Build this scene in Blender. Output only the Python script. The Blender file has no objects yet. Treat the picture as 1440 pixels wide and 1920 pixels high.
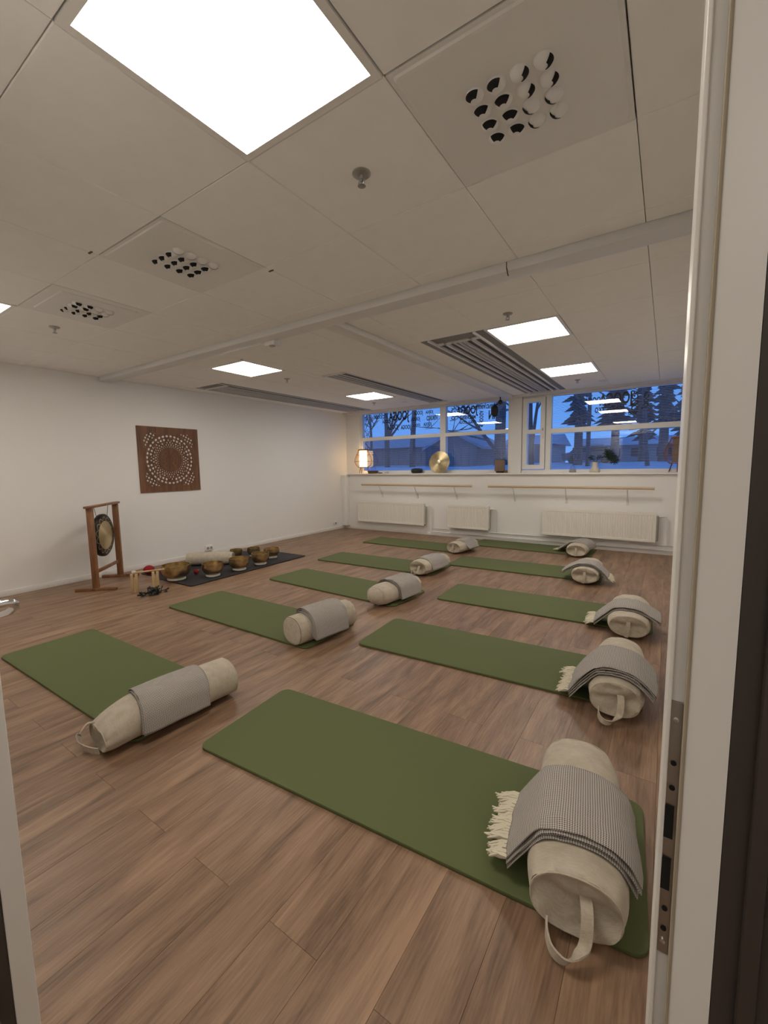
import bpy, bmesh, math, random
from mathutils import Vector, Matrix, Euler, noise
random.seed(7)
PI = math.pi
scn = bpy.context.scene
COL = scn.collection

# ------------------------------------------------------------------ camera
cd = bpy.data.cameras.new('camera')
cam = bpy.data.objects.new('camera', cd); COL.objects.link(cam)
cd.sensor_fit = 'HORIZONTAL'; cd.sensor_width = 36.0
cd.lens = 793.46 / 1440.0 * 36.0
cd.clip_start = 0.02; cd.clip_end = 300
YAW, PITCH, ROLL = -0.5887, 0.1071, -0.0151
fw = Vector((math.sin(YAW)*math.cos(PITCH), math.cos(YAW)*math.cos(PITCH), -math.sin(PITCH)))
rt = Vector((math.cos(YAW), -math.sin(YAW), 0)); up = rt.cross(fw)
rt2 = rt*math.cos(ROLL) + up*math.sin(ROLL); up2 = rt2.cross(fw)
cam.matrix_world = Matrix(((rt2.x, up2.x, -fw.x, 0), (rt2.y, up2.y, -fw.y, 0), (rt2.z, up2.z, -fw.z, 1.3032), (0, 0, 0, 1)))
scn.camera = cam

# ------------------------------------------------------------------ world: dusk sky
w = bpy.data.worlds.new('dusk'); scn.world = w; w.use_nodes = True
nt = w.node_tree; nt.nodes.clear()
wo = nt.nodes.new('ShaderNodeOutputWorld'); bg = nt.nodes.new('ShaderNodeBackground')
tc = nt.nodes.new('ShaderNodeTexCoord'); sx = nt.nodes.new('ShaderNodeSeparateXYZ'); cr = nt.nodes.new('ShaderNodeValToRGB')
nt.links.new(tc.outputs['Generated'], sx.inputs[0]); nt.links.new(sx.outputs['Z'], cr.inputs[0])
nt.links.new(cr.outputs[0], bg.inputs[0]); nt.links.new(bg.outputs[0], wo.inputs[0])
cr.color_ramp.elements[0].position = 0.0; cr.color_ramp.elements[0].color = (.115, .32, .80, 1)
cr.color_ramp.elements[1].position = 0.7; cr.color_ramp.elements[1].color = (.06, .19, .58, 1)
bg.inputs[1].default_value = 1.6

# ------------------------------------------------------------------ view
vs = scn.view_settings
vs.view_transform = 'Standard'; vs.look = 'None'; vs.gamma = 1.0; vs.exposure = 0.0; vs.use_curve_mapping = False
PANEL_L = 18.0
PANEL_C = (1.0, .925, .815)

# ------------------------------------------------------------------ materials
MATS = {}
def mat(name, col, rough=.6, metal=0.0, bump=None, var=None, spec=.5, coat=0.0, sub=None):
    if name in MATS: return MATS[name]
    m = bpy.data.materials.new(name); m.use_nodes = True
    n = m.node_tree; b = n.nodes['Principled BSDF']
    b.inputs['Base Color'].default_value = (*col, 1); b.inputs['Roughness'].default_value = rough
    b.inputs['Metallic'].default_value = metal; b.inputs['Specular IOR Level'].default_value = spec
    b.inputs['Coat Weight'].default_value = coat
    t = n.nodes.new('ShaderNodeTexCoord')
    if var:
        sc, amt = var
        nz = n.nodes.new('ShaderNodeTexNoise'); nz.inputs['Scale'].default_value = sc; nz.inputs['Detail'].default_value = 5
        r = n.nodes.new('ShaderNodeValToRGB')
        r.color_ramp.elements[0].position = .3; r.color_ramp.elements[1].position = .7
        r.color_ramp.elements[0].color = (*[c*(1-amt) for c in col], 1); r.color_ramp.elements[1].color = (*[min(1, c*(1+amt)) for c in col], 1)
        n.links.new(t.outputs['Object'], nz.inputs['Vector']); n.links.new(nz.outputs[0], r.inputs[0]); n.links.new(r.outputs[0], b.inputs['Base Color'])
    if bump:
        sc, st, dist = bump
        nz = n.nodes.new('ShaderNodeTexNoise'); nz.inputs['Scale'].default_value = sc; nz.inputs['Detail'].default_value = 4
        bp = n.nodes.new('ShaderNodeBump'); bp.inputs['Strength'].default_value = st; bp.inputs['Distance'].default_value = dist
        n.links.new(t.outputs['Object'], nz.inputs['Vector']); n.links.new(nz.outputs[0], bp.inputs['Height']); n.links.new(bp.outputs[0], b.inputs['Normal'])
    MATS[name] = m
    return m
def emis(name, col, s):
    m = bpy.data.materials.new(name); m.use_nodes = True; n = m.node_tree; n.nodes.clear()
    o = n.nodes.new('ShaderNodeOutputMaterial'); e = n.nodes.new('ShaderNodeEmission')
    e.inputs[0].default_value = (*col, 1); e.inputs[1].default_value = s; n.links.new(e.outputs[0], o.inputs[0])
    MATS[name] = m; return m
def wood(name, c0, c1, axis=1, sc=1.0, rough=.5, rnd=True, contrast=(.3, .72)):
    m = bpy.data.materials.new(name); m.use_nodes = True; n = m.node_tree; b = n.nodes['Principled BSDF']
    t = n.nodes.new('ShaderNodeTexCoord'); oi = n.nodes.new('ShaderNodeObjectInfo')
    mp = n.nodes.new('ShaderNodeMapping')
    s = [15*sc]*3; s[axis] = 1.9*sc
    mp.inputs['Scale'].default_value = s
    ad = n.nodes.new('ShaderNodeVectorMath'); ad.operation = 'ADD'
    ml = n.nodes.new('ShaderNodeVectorMath'); ml.operation = 'SCALE'; ml.inputs[0].default_value = (37, 91, 53)
    n.links.new(oi.outputs['Random'], ml.inputs['Scale'])
    n.links.new(t.outputs['Object'], mp.inputs[0]); n.links.new(mp.outputs[0], ad.inputs[0]); n.links.new(ml.outputs[0], ad.inputs[1])
    n1 = n.nodes.new('ShaderNodeTexNoise'); n1.inputs['Scale'].default_value = 1.0; n1.inputs['Detail'].default_value = 7; n1.inputs['Roughness'].default_value = .62; n1.inputs['Distortion'].default_value = .6
    n.links.new(ad.outputs[0], n1.inputs['Vector'])
    mp2 = n.nodes.new('ShaderNodeMapping'); s2 = [150*sc]*3; s2[axis] = 9*sc; mp2.inputs['Scale'].default_value = s2
    n.links.new(t.outputs['Object'], mp2.inputs[0])
    n2 = n.nodes.new('ShaderNodeTexNoise'); n2.inputs['Scale'].default_value = 1.0; n2.inputs['Detail'].default_value = 3
    n.links.new(mp2.outputs[0], n2.inputs['Vector'])
    mx = n.nodes.new('ShaderNodeMath'); mx.operation = 'MULTIPLY_ADD'; mx.inputs[1].default_value = .34
    n.links.new(n2.outputs[0], mx.inputs[0]); n.links.new(n1.outputs[0], mx.inputs[2])
    md = n.nodes.new('ShaderNodeMath'); md.operation = 'MULTIPLY_ADD'; md.inputs[1].default_value = .05; 
    n.links.new(oi.outputs['Random'], md.inputs[0]); n.links.new(mx.outputs[0], md.inputs[2])
    r = n.nodes.new('ShaderNodeValToRGB'); r.color_ramp.elements[0].position = contrast[0]+.14; r.color_ramp.elements[1].position = contrast[1]+.19
    r.color_ramp.elements[0].color = (*c0, 1); r.color_ramp.elements[1].color = (*c1, 1)
    n.links.new(md.outputs[0] if rnd else mx.outputs[0], r.inputs[0]); n.links.new(r.outputs[0], b.inputs['Base Color'])
    b.inputs['Roughness'].default_value = rough
    bp = n.nodes.new('ShaderNodeBump'); bp.inputs['Strength'].default_value = .15; bp.inputs['Distance'].default_value = .002
    n.links.new(n2.outputs[0], bp.inputs['Height']); n.links.new(bp.outputs[0], b.inputs['Normal'])
    MATS[name] = m; return m

WALL = mat('wall_paint', (.85, .835, .81), .75, bump=(60, .08, .002))
CEIL = mat('ceiling_tile_paint', (.91, .895, .87), .9, var=(9, .015), bump=(300, .12, .001))
WHITE = mat('white_lacquer', (.82, .80, .77), .38)
FRAMEW = mat('window_white', (.78, .76, .73), .45)
JAMBW = mat('jamb_white', (.80, .775, .74), .33)
RADW = mat('radiator_cream', (.83, .79, .71), .4)
PLASTIC = mat('white_plastic', (.8, .79, .77), .45)
VOID = mat('joint_grey', (.30, .27, .24), .9)
GRILLE = mat('grille_grey', (.23, .23, .23), .7, bump=(700, .2, .001))
SLOT = mat('slot_dark', (.10, .10, .105), .7)
TRUNK = mat('trunking_white', (.72, .71, .70), .5)
BROWN = mat('dark_brown_paint', (.050, .038, .033), .6)
CHROME = mat('chrome', (.72, .72, .72), .16, 1.0)
STEEL = mat('brushed_steel', (.42, .40, .37), .35, 1.0)
SPRK = mat('sprinkler_metal', (.42, .41, .40), .4, .8)
BLACK = mat('black_void', (.006, .006, .006), .9)
PLANK = wood('vinyl_oak', (.104, .056, .033), (.365, .228, .142), 1, 1.0, .42)
PANELW = wood('carved_teak', (.085, .034, .015), (.235, .105, .046), 2, 1.0, .55)
GONGW = wood('gong_wood', (.11, .042, .018), (.33, .15, .065), 2, 1.0, .42)
PALE = wood('pale_pine', (.42, .27, .13), (.62, .44, .24), 2, 1.2, .55)
BARREW = wood('barre_beech', (.50, .36, .22), (.66, .50, .33), 0, 1.0, .5)
CORK = mat('cork_brown', (.24, .165, .115), .8, var=(120, .25))
DWOOD = mat('dark_base_wood', (.16, .09, .05), .6, var=(60, .3))
MATG = mat('mat_green', (.104, .124, .043), .82, var=(900, .07), bump=(1200, .15, .0006))
MATK = mat('mat_black', (.022, .020, .023), .8, bump=(900, .2, .0008))
LINEN = None
FRINGE = mat('fringe_cream', (.64, .58, .45), .9)
CORD = mat('cord_grey', (.12, .10, .09), .8)
RATTAN = mat('rattan', (.26, .115, .055), .6)
LEGW = mat('lamp_leg_wood', (.16, .075, .04), .5)
PAPER = mat('lamp_paper', (.26, .20, .17), .8)
RED = mat('red_felt', (.30, .012, .020), .9, bump=(200, .3, .002))
FELT = mat('white_ring_cloth', (.66, .64, .60), .9, bump=(150, .3, .003))
BLACKP = mat('black_plastic', (.012, .012, .013), .5)
SHELLS = mat('black_shells', (.010, .012, .009), .45)
CERAM = mat('cream_ceramic', (.60, .54, .43), .6, bump=(60, .15, .002))
SAND = mat('sand_grey', (.40, .38, .36), .8)
LEAF = mat('dark_leaf', (.020, .040, .020), .5)
def fabric(name, c0, c1, sc, noise_sc):
    m = bpy.data.materials.new(name); m.use_nodes = True; n = m.node_tree; b = n.nodes['Principled BSDF']
    t = n.nodes.new('ShaderNodeTexCoord')
    nz = n.nodes.new('ShaderNodeTexNoise'); nz.inputs['Scale'].default_value = noise_sc; nz.inputs['Detail'].default_value = 6
    mp = n.nodes.new('ShaderNodeMapping'); mp.inputs['Scale'].default_value = (1, 12, 1)
    n.links.new(t.outputs['Object'], mp.inputs[0])
    n3 = n.nodes.new('ShaderNodeTexNoise'); n3.inputs['Scale'].default_value = sc; n3.inputs['Detail'].default_value = 3
    n.links.new(mp.outputs[0], n3.inputs['Vector']); n.links.new(t.outputs['Object'], nz.inputs['Vector'])
    mx = n.nodes.new('ShaderNodeMath'); mx.operation = 'ADD'; n.links.new(nz.outputs[0], mx.inputs[0]); n.links.new(n3.outputs[0], mx.inputs[1])
    r = n.nodes.new('ShaderNodeValToRGB'); r.color_ramp.elements[0].position = .75; r.color_ramp.elements[1].position = 1.25
    r.color_ramp.elements[0].position = .38; r.color_ramp.elements[1].position = .64
    hv = n.nodes.new('ShaderNodeMath'); hv.operation = 'MULTIPLY'; hv.inputs[1].default_value = .5
    n.links.new(mx.outputs[0], hv.inputs[0]); n.links.new(hv.outputs[0], r.inputs[0])
    r.color_ramp.elements[0].color = (*c0, 1); r.color_ramp.elements[1].color = (*c1, 1)
    n.links.new(r.outputs[0], b.inputs['Base Color']); b.inputs['Roughness'].default_value = .95; b.inputs['Specular IOR Level'].default_value = .2
    b.inputs['Sheen Weight'].default_value = .15
    bp = n.nodes.new('ShaderNodeBump'); bp.inputs['Strength'].default_value = .35; bp.inputs['Distance'].default_value = .004
    n.links.new(nz.outputs[0], bp.inputs['Height']); n.links.new(bp.outputs[0], b.inputs['Normal'])
    MATS[name] = m; return m
LINEN = fabric('natural_linen', (.44, .38, .295), (.57, .505, .41), 60, 22)
STRAP = fabric('linen_strap', (.46, .395, .30), (.57, .50, .40), 90, 60)
def weave():
    m = bpy.data.materials.new('woven_blanket'); m.use_nodes = True; n = m.node_tree; b = n.nodes['Principled BSDF']
    uv = n.nodes.new('ShaderNodeUVMap'); sp = n.nodes.new('ShaderNodeSeparateXYZ'); n.links.new(uv.outputs[0], sp.inputs[0])
    def math_(op, a, bb):
        q = n.nodes.new('ShaderNodeMath'); q.operation = op
        for i, v in enumerate((a, bb)):
            if v is None: continue
            if isinstance(v, (int, float)): q.inputs[i].default_value = v
            else: n.links.new(v, q.inputs[i])
        return q.outputs[0]
    k = 2*PI/.0135
    a = math_('MULTIPLY', sp.outputs[0], k); c = math_('MULTIPLY', sp.outputs[1], k*1.25)
    s1 = math_('SINE', math_('ADD', a, c), None); s2 = math_('SINE', math_('SUBTRACT', a, c), None)
    h = math_('MULTIPLY', s1, s2)
    r = n.nodes.new('ShaderNodeValToRGB'); r.color_ramp.elements[0].position = .33; r.color_ramp.elements[1].position = .60
    r.color_ramp.elements[0].color = (.135, .112, .102, 1); r.color_ramp.elements[1].color = (.58, .545, .50, 1)
    hh = math_('MULTIPLY_ADD', h, .5); n.nodes[-1].inputs[2].default_value = .5
    n.links.new(hh, r.inputs[0]); n.links.new(r.outputs[0], b.inputs['Base Color'])
    b.inputs['Roughness'].default_value = .95; b.inputs['Specular IOR Level'].default_value = .15
    bp = n.nodes.new('ShaderNodeBump'); bp.inputs['Strength'].default_value = .5; bp.inputs['Distance'].default_value = .002
    n.links.new(hh, bp.inputs['Height']); n.links.new(bp.outputs[0], b.inputs['Normal'])
    MATS['weave'] = m; return m
WEAVE = weave()
def brass(name, base, dark, sc, rough, aniso=0):
    m = bpy.data.materials.new(name); m.use_nodes = True; n = m.node_tree; b = n.nodes['Principled BSDF']
    t = n.nodes.new('ShaderNodeTexCoord'); v = n.nodes.new('ShaderNodeTexVoronoi'); v.inputs['Scale'].default_value = sc
    nz = n.nodes.new('ShaderNodeTexNoise'); nz.inputs['Scale'].default_value = 14; nz.inputs['Detail'].default_value = 4
    n.links.new(t.outputs['Object'], v.inputs['Vector']); n.links.new(t.outputs['Object'], nz.inputs['Vector'])
    r = n.nodes.new('ShaderNodeValToRGB'); r.color_ramp.elements[0].position = .35; r.color_ramp.elements[1].position = .65
    r.color_ramp.elements[0].color = (*dark, 1); r.color_ramp.elements[1].color = (*base, 1)
    n.links.new(nz.outputs[0], r.inputs[0]); n.links.new(r.outputs[0], b.inputs['Base Color'])
    b.inputs['Metallic'].default_value = 1; b.inputs['Roughness'].default_value = rough
    bp = n.nodes.new('ShaderNodeBump'); bp.inputs['Strength'].default_value = .35; bp.inputs['Distance'].default_value = .004
    n.links.new(v.outputs['Distance'], bp.inputs['Height'])
    if aniso:
        tg = n.nodes.new('ShaderNodeTangent'); tg.direction_type = 'RADIAL'; tg.axis = 'Z'; n.links.new(tg.outputs[0], b.inputs['Tangent']); b.inputs['Anisotropic'].default_value = aniso; b.inputs['Anisotropic Rotation'].default_value = .25
    else: n.links.new(bp.outputs[0], b.inputs['Normal'])
    MATS[name] = m; return m
BRASS = brass('hammered_bronze', (.66, .52, .30), (.40, .30, .16), 40, .33)
CYMB = brass('cymbal_brass', (.60, .50, .31), (.46, .37, .22), 25, .40, .92)
def gong_mat():
    m = bpy.data.materials.new('gong_bronze'); m.use_nodes = True; n = m.node_tree; b = n.nodes['Principled BSDF']
    t = n.nodes.new('ShaderNodeTexCoord'); sp = n.nodes.new('ShaderNodeSeparateXYZ'); n.links.new(t.outputs['Object'], sp.inputs[0])
    def M(op, a, bb=None, cc=None):
        q = n.nodes.new('ShaderNodeMath'); q.operation = op
        for i, v in enumerate((a, bb, cc)):
            if v is None: continue
            if isinstance(v, (int, float)): q.inputs[i].default_value = v
            else: n.links.new(v, q.inputs[i])
        return q.outputs[0]
    x, z = sp.outputs[0], sp.outputs[2]
    r = M('SQRT', M('ADD', M('MULTIPLY', x, x), M('MULTIPLY', z, z)))
    th = M('ARCTAN2', z, x)
    pet = M('ABSOLUTE', M('SINE', M('MULTIPLY', th, 7.0)))
    edge = M('MULTIPLY_ADD', pet, .042, .168)          # scalloped line radius
    line = M('LESS_THAN', M('ABSOLUTE', M('SUBTRACT', r, edge)), .0045)
    core = M('LESS_THAN', r, .163)
    mk = M('MAXIMUM', line, core)
    mix = n.nodes.new('ShaderNodeMix'); mix.data_type = 'RGBA'
    n.links.new(mk, mix.inputs['Factor']); mix.inputs['A'].default_value = (.035, .028, .022, 1); mix.inputs['B'].default_value = (.50, .39, .21, 1)
    n.links.new(mix.outputs['Result'], b.inputs['Base Color'])
    b.inputs['Metallic'].default_value = .85; b.inputs['Roughness'].default_value = .36; b.inputs['Anisotropic'].default_value = .9; b.inputs['Anisotropic Rotation'].default_value = .25; tg = n.nodes.new('ShaderNodeTangent'); tg.direction_type = 'RADIAL'; tg.axis = 'Y'; n.links.new(tg.outputs[0], b.inputs['Tangent'])
    MATS['gong'] = m; return m
GONG = gong_mat()
def glass(name, tint, f=1.5, rough=.0):
    m = bpy.data.materials.new(name); m.use_nodes = True; n = m.node_tree; n.nodes.clear()
    o = n.nodes.new('ShaderNodeOutputMaterial'); mx = n.nodes.new('ShaderNodeMixShader'); tr = n.nodes.new('ShaderNodeBsdfTransparent')
    gl = n.nodes.new('ShaderNodeBsdfGlossy'); lw = n.nodes.new('ShaderNodeLayerWeight'); lw.inputs[0].default_value = .5
    pw = n.nodes.new('ShaderNodeMath'); pw.operation = 'POWER'; pw.inputs[1].default_value = 5; n.links.new(lw.outputs['Facing'], pw.inputs[0])
    f0 = ((f-1)/(f+1))**2; fr = n.nodes.new('ShaderNodeMath'); fr.operation = 'MULTIPLY_ADD'; fr.inputs[1].default_value = 1-f0; fr.inputs[2].default_value = f0; n.links.new(pw.outputs[0], fr.inputs[0])
    tr.inputs[0].default_value = (*tint, 1); gl.inputs['Roughness'].default_value = rough
    n.links.new(fr.outputs[0], mx.inputs[0]); n.links.new(tr.outputs[0], mx.inputs[1]); n.links.new(gl.outputs[0], mx.inputs[2]); n.links.new(mx.outputs[0], o.inputs[0])
    MATS[name] = m; return m
PANE = glass('window_glass', (.93, .95, .97), 1.72)
BLOWN = glass('blown_glass', (.93, .93, .95), 1.35)
SLATM = mat('blind_slat', (.60, .63, .70), .5)
LETTER = mat('window_vinyl', (.012, .016, .025), .7)
DIFF = emis('light_panel_glow', PANEL_C, PANEL_L)
HDIFF = emis('hall_panel_glow', PANEL_C, 8.0)

# ------------------------------------------------------------------ geometry helpers
class MB:
    def __init__(s): s.v = []; s.f = []; s.uv = None
    def add(s, vs, fs):
        k = len(s.v); s.v += [tuple(p) for p in vs]; s.f += [tuple(i+k for i in f) for f in fs]; return s
    def box(s, x0, x1, y0, y1, z0, z1, M=None, bev=0.0):
        if bev <= 0:
            vs = [(x, y, z) for z in (z0, z1) for y in (y0, y1) for x in (x0, x1)]
            fs = [(0, 2, 3, 1), (4, 5, 7, 6), (0, 1, 5, 4), (2, 6, 7, 3), (0, 4, 6, 2), (1, 3, 7, 5)]
        else:
            bm = bmesh.new(); bmesh.ops.create_cube(bm, size=1)
            for q in bm.verts: q.co = Vector((x0+(q.co.x+.5)*(x1-x0), y0+(q.co.y+.5)*(y1-y0), z0+(q.co.z+.5)*(z1-z0)))
            bmesh.ops.bevel(bm, geom=bm.edges[:], offset=bev, segments=2, affect='EDGES', profile=.5)
            bm.verts.index_update(); vs = [q.co.copy() for q in bm.verts]; fs = [[q.index for q in f.verts] for f in bm.faces]; bm.free()
        if M: vs = [M @ Vector(p) for p in vs]
        return s.add(vs, fs)
    def lathe(s, prof, n=24, M=None, close=False):
        vs = []; fs = []; m = len(prof)
        for i in range(n):
            a = 2*PI*i/n
            for r, z in prof: vs.append((r*math.cos(a), r*math.sin(a), z))
        for i in range(n):
            j = (i+1) % n
            for k in range(m-1 if not close else m):
                k2 = (k+1) % m
                fs.append((i*m+k, j*m+k, j*m+k2, i*m+k2))
        if not close:
            for e in (0, m-1):
                if prof[e][0] > 1e-6:
                    idx = [i*m+e for i in range(n)]; fs.append(tuple(idx[::-1] if e == 0 else idx))
        if M: vs = [M @ Vector(p) for p in vs]
        return s.add(vs, fs)
    def tube(s, pts, r, n=8, cap=True, closed=False):
        pts = [Vector(p) for p in pts]; m = len(pts); rs = r if isinstance(r, (list, tuple)) else [r]*m
        vs = []; fs = []; ref = None
        for i, p in enumerate(pts):
            if closed: d = pts[(i+1) % m]-pts[i-1]
            else: d = (pts[min(i+1, m-1)]-pts[max(i-1, 0)])
            d = d.normalized()
            if ref is None:
                ref = Vector((0, 0, 1)) if abs(d.z) < .9 else Vector((1, 0, 0))
            a = d.cross(ref)
            if a.length < 1e-5: a = d.cross(Vector((1, .3, 0)))
            a.normalize(); b = d.cross(a).normalized(); ref = -b if False else a.cross(d)
            for k in range(n):
                t = 2*PI*k/n; vs.append(p+(a*math.cos(t)+b*math.sin(t))*rs[i])
        for i in range(m if closed else m-1):
            i2 = (i+1) % m
            for k in range(n):
                k2 = (k+1) % n; fs.append((i*n+k, i*n+k2, i2*n+k2, i2*n+k))
        if cap and not closed:
            fs.append(tuple(range(n))[::-1]); fs.append(tuple((m-1)*n+k for k in range(n)))
        return s.add(vs, fs)
    def torus(s, R, r, z=0, n=32, k=8, M=None):
        pts = [(R*math.cos(2*PI*i/n), R*math.sin(2*PI*i/n), z) for i in range(n)]
        if M: pts = [M @ Vector(p) for p in pts]
        return s.tube(pts, r, k, closed=True)
    def sphere(s, c, r, n=12, sq=(1, 1, 1)):
        prof = [(r*math.sin(PI*i/n), -r*math.cos(PI*i/n)) for i in range(n+1)]
        prof[0] = (0, -r); prof[-1] = (0, r)
        M = Matrix.Translation(c) @ Matrix.Diagonal((*sq, 1))
        return s.lathe(prof, n*2, M)
    def mesh(s, name):
        me = bpy.data.meshes.new(name); me.from_pydata(s.v, [], s.f)
        return me
    def build(s, name, m, parent=None, smooth=False, ang=40):
        me = s.mesh(name); fix(me, smooth, ang)
        return link(name, me, m, parent)
def fix(me, smooth, ang=40):
    bm = bmesh.new(); bm.from_mesh(me)
    bmesh.ops.remove_doubles(bm, verts=bm.verts[:], dist=1e-6)
    bmesh.ops.recalc_face_normals(bm, faces=bm.faces[:])
    if smooth:
        for f in bm.faces: f.smooth = True
        for e in bm.edges:
            if len(e.link_faces) == 2 and e.calc_face_angle(0) > math.radians(ang): e.smooth = False
    bm.to_mesh(me); bm.free()
def link(name, me, m, parent=None):
    o = bpy.data.objects.new(name, me); COL.objects.link(o)
    if m is not None and not me.materials: me.materials.append(m)
    if parent is not None: o.parent = parent
    return o
def tag(o, label=None, cat=None, group=None, kind=None):
    if label: o['label'] = label
    if cat: o['category'] = cat
    if group: o['group'] = group
    if kind: o['kind'] = kind
    return o
def thing(name, label, cat, loc=(0, 0, 0), rz=0, group=None):
    o = bpy.data.objects.new(name, None); COL.objects.link(o); o.empty_display_size = .05
    o.location = loc; o.rotation_euler = (0, 0, rz)
    return tag(o, label, cat, group)
def copy_tree(o, parent=None):
    c = o.copy(); COL.objects.link(c); c.parent = parent
    for ch in o.children: copy_tree(ch, c)
    return c
def box(name, x0, x1, y0, y1, z0, z1, m, parent=None, bev=0, kind=None, loc=None):
    o = MB().box(x0, x1, y0, y1, z0, z1, None, bev).build(name, m, parent, smooth=bev > 0, ang=35)
    if kind: o['kind'] = kind
    return o

H = 2.428; XL, XR, YB = -5.75, .36, 7.09; YW = 7.22; SILL = 1.165

# ------------------------------------------------------------------ room shell
floor = box('floor', XL-.1, 1.6, -2.2, YB+.3, -.06, -.006, VOID, kind='structure')
PW, PL = .1845, 1.22
full_plank = None
def plank_mesh(wd, ln):
    g = .0003; t = .006; c = .0005
    x, y = wd/2-g, ln/2-g
    vs = [(-x, -y, -t), (x, -y, -t), (x, y, -t), (-x, y, -t), (-x, -y, -c), (x, -y, -c), (x, y, -c), (-x, y, -c),
          (-x+c, -y+c, 0), (x-c, -y+c, 0), (x-c, y-c, 0), (-x+c, y-c, 0)]
    fs = [(8, 9, 10, 11)]
    for a, b in ((0, 4), (4, 8)):
        for i in range(4):
            j = (i+1) % 4; fs.append((a+i, a+j, b+j, b+i))
    me = bpy.data.meshes.new('plank'); me.from_pydata(vs, [], fs); me.materials.append(PLANK); return me
PM = plank_mesh(PW, PL)
i = -30
row = 0
while True:
    x0 = -.714 + i*PW
    if x0 + PW < XL: i += 1; continue
    if x0 > .95: break
    xa, xb = max(x0, XL), x0+PW
    # end joints: every second row at y = 0.72, the others offset
    off = .715 if (i % 2) else .715-.63
    y0 = off - 2*PL
    while y0 < YB-.01:
        ya, yb = max(y0, -1.6 if x0 > -1.75 else .12), min(y0+PL, YB)
        if yb-ya > .03 and not (x0 > .45 and ya > .6):
            if abs((yb-ya)-PL) < 1e-4 and abs((xb-xa)-PW) < 1e-4: me = PM
            else: me = plank_mesh(xb-xa, yb-ya)
            o = bpy.data.objects.new('plank', me); COL.objects.link(o); o.parent = floor
            o.location = ((xa+xb)/2, (ya+yb)/2, 0)
        y0 += PL
    i += 1

box('wall_left', XL-.15, XL, .0, YB+.4, 0, H+.05, WALL, kind='structure')
box('wall_back', XL, XR, YB, YB+.25, 0, SILL-.03, WALL, kind='structure')
wb = box('wall_window_side', XL, -5.385, YW-.02, YW+.092, SILL-.03, H+.03, WALL, kind='structure')
box('wall_right', XR, XR+.12, .56, YB+.35, 0, H+.05, WALL, kind='structure')
box('wall_near', XL, -1.60, .03, .19, 0, H+.05, WALL, kind='structure')
# hallway the doorway is seen from
box('wall_hall_left', -1.72, -1.60, -2.1, .03, 0, H+.05, WALL, kind='structure')
box('wall_hall_back', -1.72, 1.55, -2.2, -2.1, 0, H+.05, WALL, kind='structure')
box('wall_hall_right', 1.45, 1.55, -2.1, .60, 0, H+.05, WALL, kind='structure')
box('wall_door_pier', .0512, 1.45, .405, .56, 0, H+.05, BROWN, kind='structure')
pier = box('wall_pier_room_side', .058, XR, .56, .572, 0, H+.05, WALL, kind='structure')
box('wall_lintel', -1.60, .062, .03, .19, 2.12, H+.05, WALL, kind='structure')
box('ceiling_hall', -1.72, 1.55, -2.2, .19, H, H+.06, WALL, kind='structure')
box('baseboard_left', XL, XL+.012, .2, YB, 0, .062, WHITE, kind='structure', bev=.003)
box('baseboard_back', XL+.012, XR, YB-.012, YB, 0, .05, WHITE, kind='structure', bev=.003)
# sill
box('trim_1', -5.66, XR, YB-.045, YW+.02, SILL-.028, SILL, WHITE, kind='structure', bev=.005)
# service box in the left corner below the sill
box('trim_2', XL+.002, XL+.14, YB-.10, YB-.001, .065, SILL-.03, WALL, kind='structure', bev=.004)
box('trim_3', XL, XR, YB-.01, YB+.12, H-.028, H+.002, TRUNK, kind='structure', bev=.004)

# ------------------------------------------------------------------ ceiling
ceiling = box('ceiling', XL-.1, 1.5, .19, YB+.35, H+.022, H+.06, VOID, kind='structure')
GX = -1.3376
def tile_mesh(a, b):
    g = .0013; c = .0028
    x, y = a/2-g, b/2-g
    vs = [(-x, -y, .021), (x, -y, .021), (x, y, .021), (-x, y, .021), (-x, -y, c), (x, -y, c), (x, y, c), (-x, y, c),
          (-x+c, -y+c, 0), (x-c, -y+c, 0), (x-c, y-c, 0), (-x+c, y-c, 0)]
    fs = [(11, 10, 9, 8)]
    for p, q in ((0, 4), (4, 8)):
        for i in range(4):
            j = (i+1) % 4; fs.append((p+j, p+i, q+i, q+j))
    me = bpy.data.meshes.new('ceiling_tile'); me.from_pydata(vs, [], fs); me.materials.append(CEIL); return me
TM = tile_mesh(.6, .6)
RES = []   # reserved rectangles (lights, diffusers, grilles)
NEARY = .5377; LEFTY = 2.989
LIGHTS = [(0, NEARY, 'L', 'large lit ceiling panel on the door side of the trunking, over the front mats'),
          (-5, NEARY, 'L', 'lit ceiling panel on the door side of the trunking, above the gong end'),
          (0, NEARY+3.0, 'L', 'lit ceiling panel beside the wide louvred grille, at its trunking end'),
          (0, NEARY+4.8, 'L', 'lit ceiling panel beside the wide louvred grille, closer to the window wall'),
          (-5, LEFTY, 'L', 'lit ceiling panel behind the trunking on the gong side, above the carved wooden panel'),
          (-5, LEFTY+2.4, 'L', 'lit ceiling panel between the two narrow grilles, close to the window wall')]
DIFFS = [(1, NEARY+.6), (-2, NEARY+.6), (-4, NEARY+.6)]
for k, y0, *_ in LIGHTS: RES.append((GX+.6*k, GX+.6*k+.6, y0, y0+.6))
for k, y0 in DIFFS: RES.append((GX+.6*k, GX+.6*k+.6, y0, y0+.6))
GR_A = (GX-4.2, GX-3.6, 3.589, 7.03); GR_B = (-3.60, -3.25, 4.06, 6.93); GR_C = (GX-.6, GX, 3.5377, 7.03)
RES += [GR_A, GR_B, GR_C]
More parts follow.
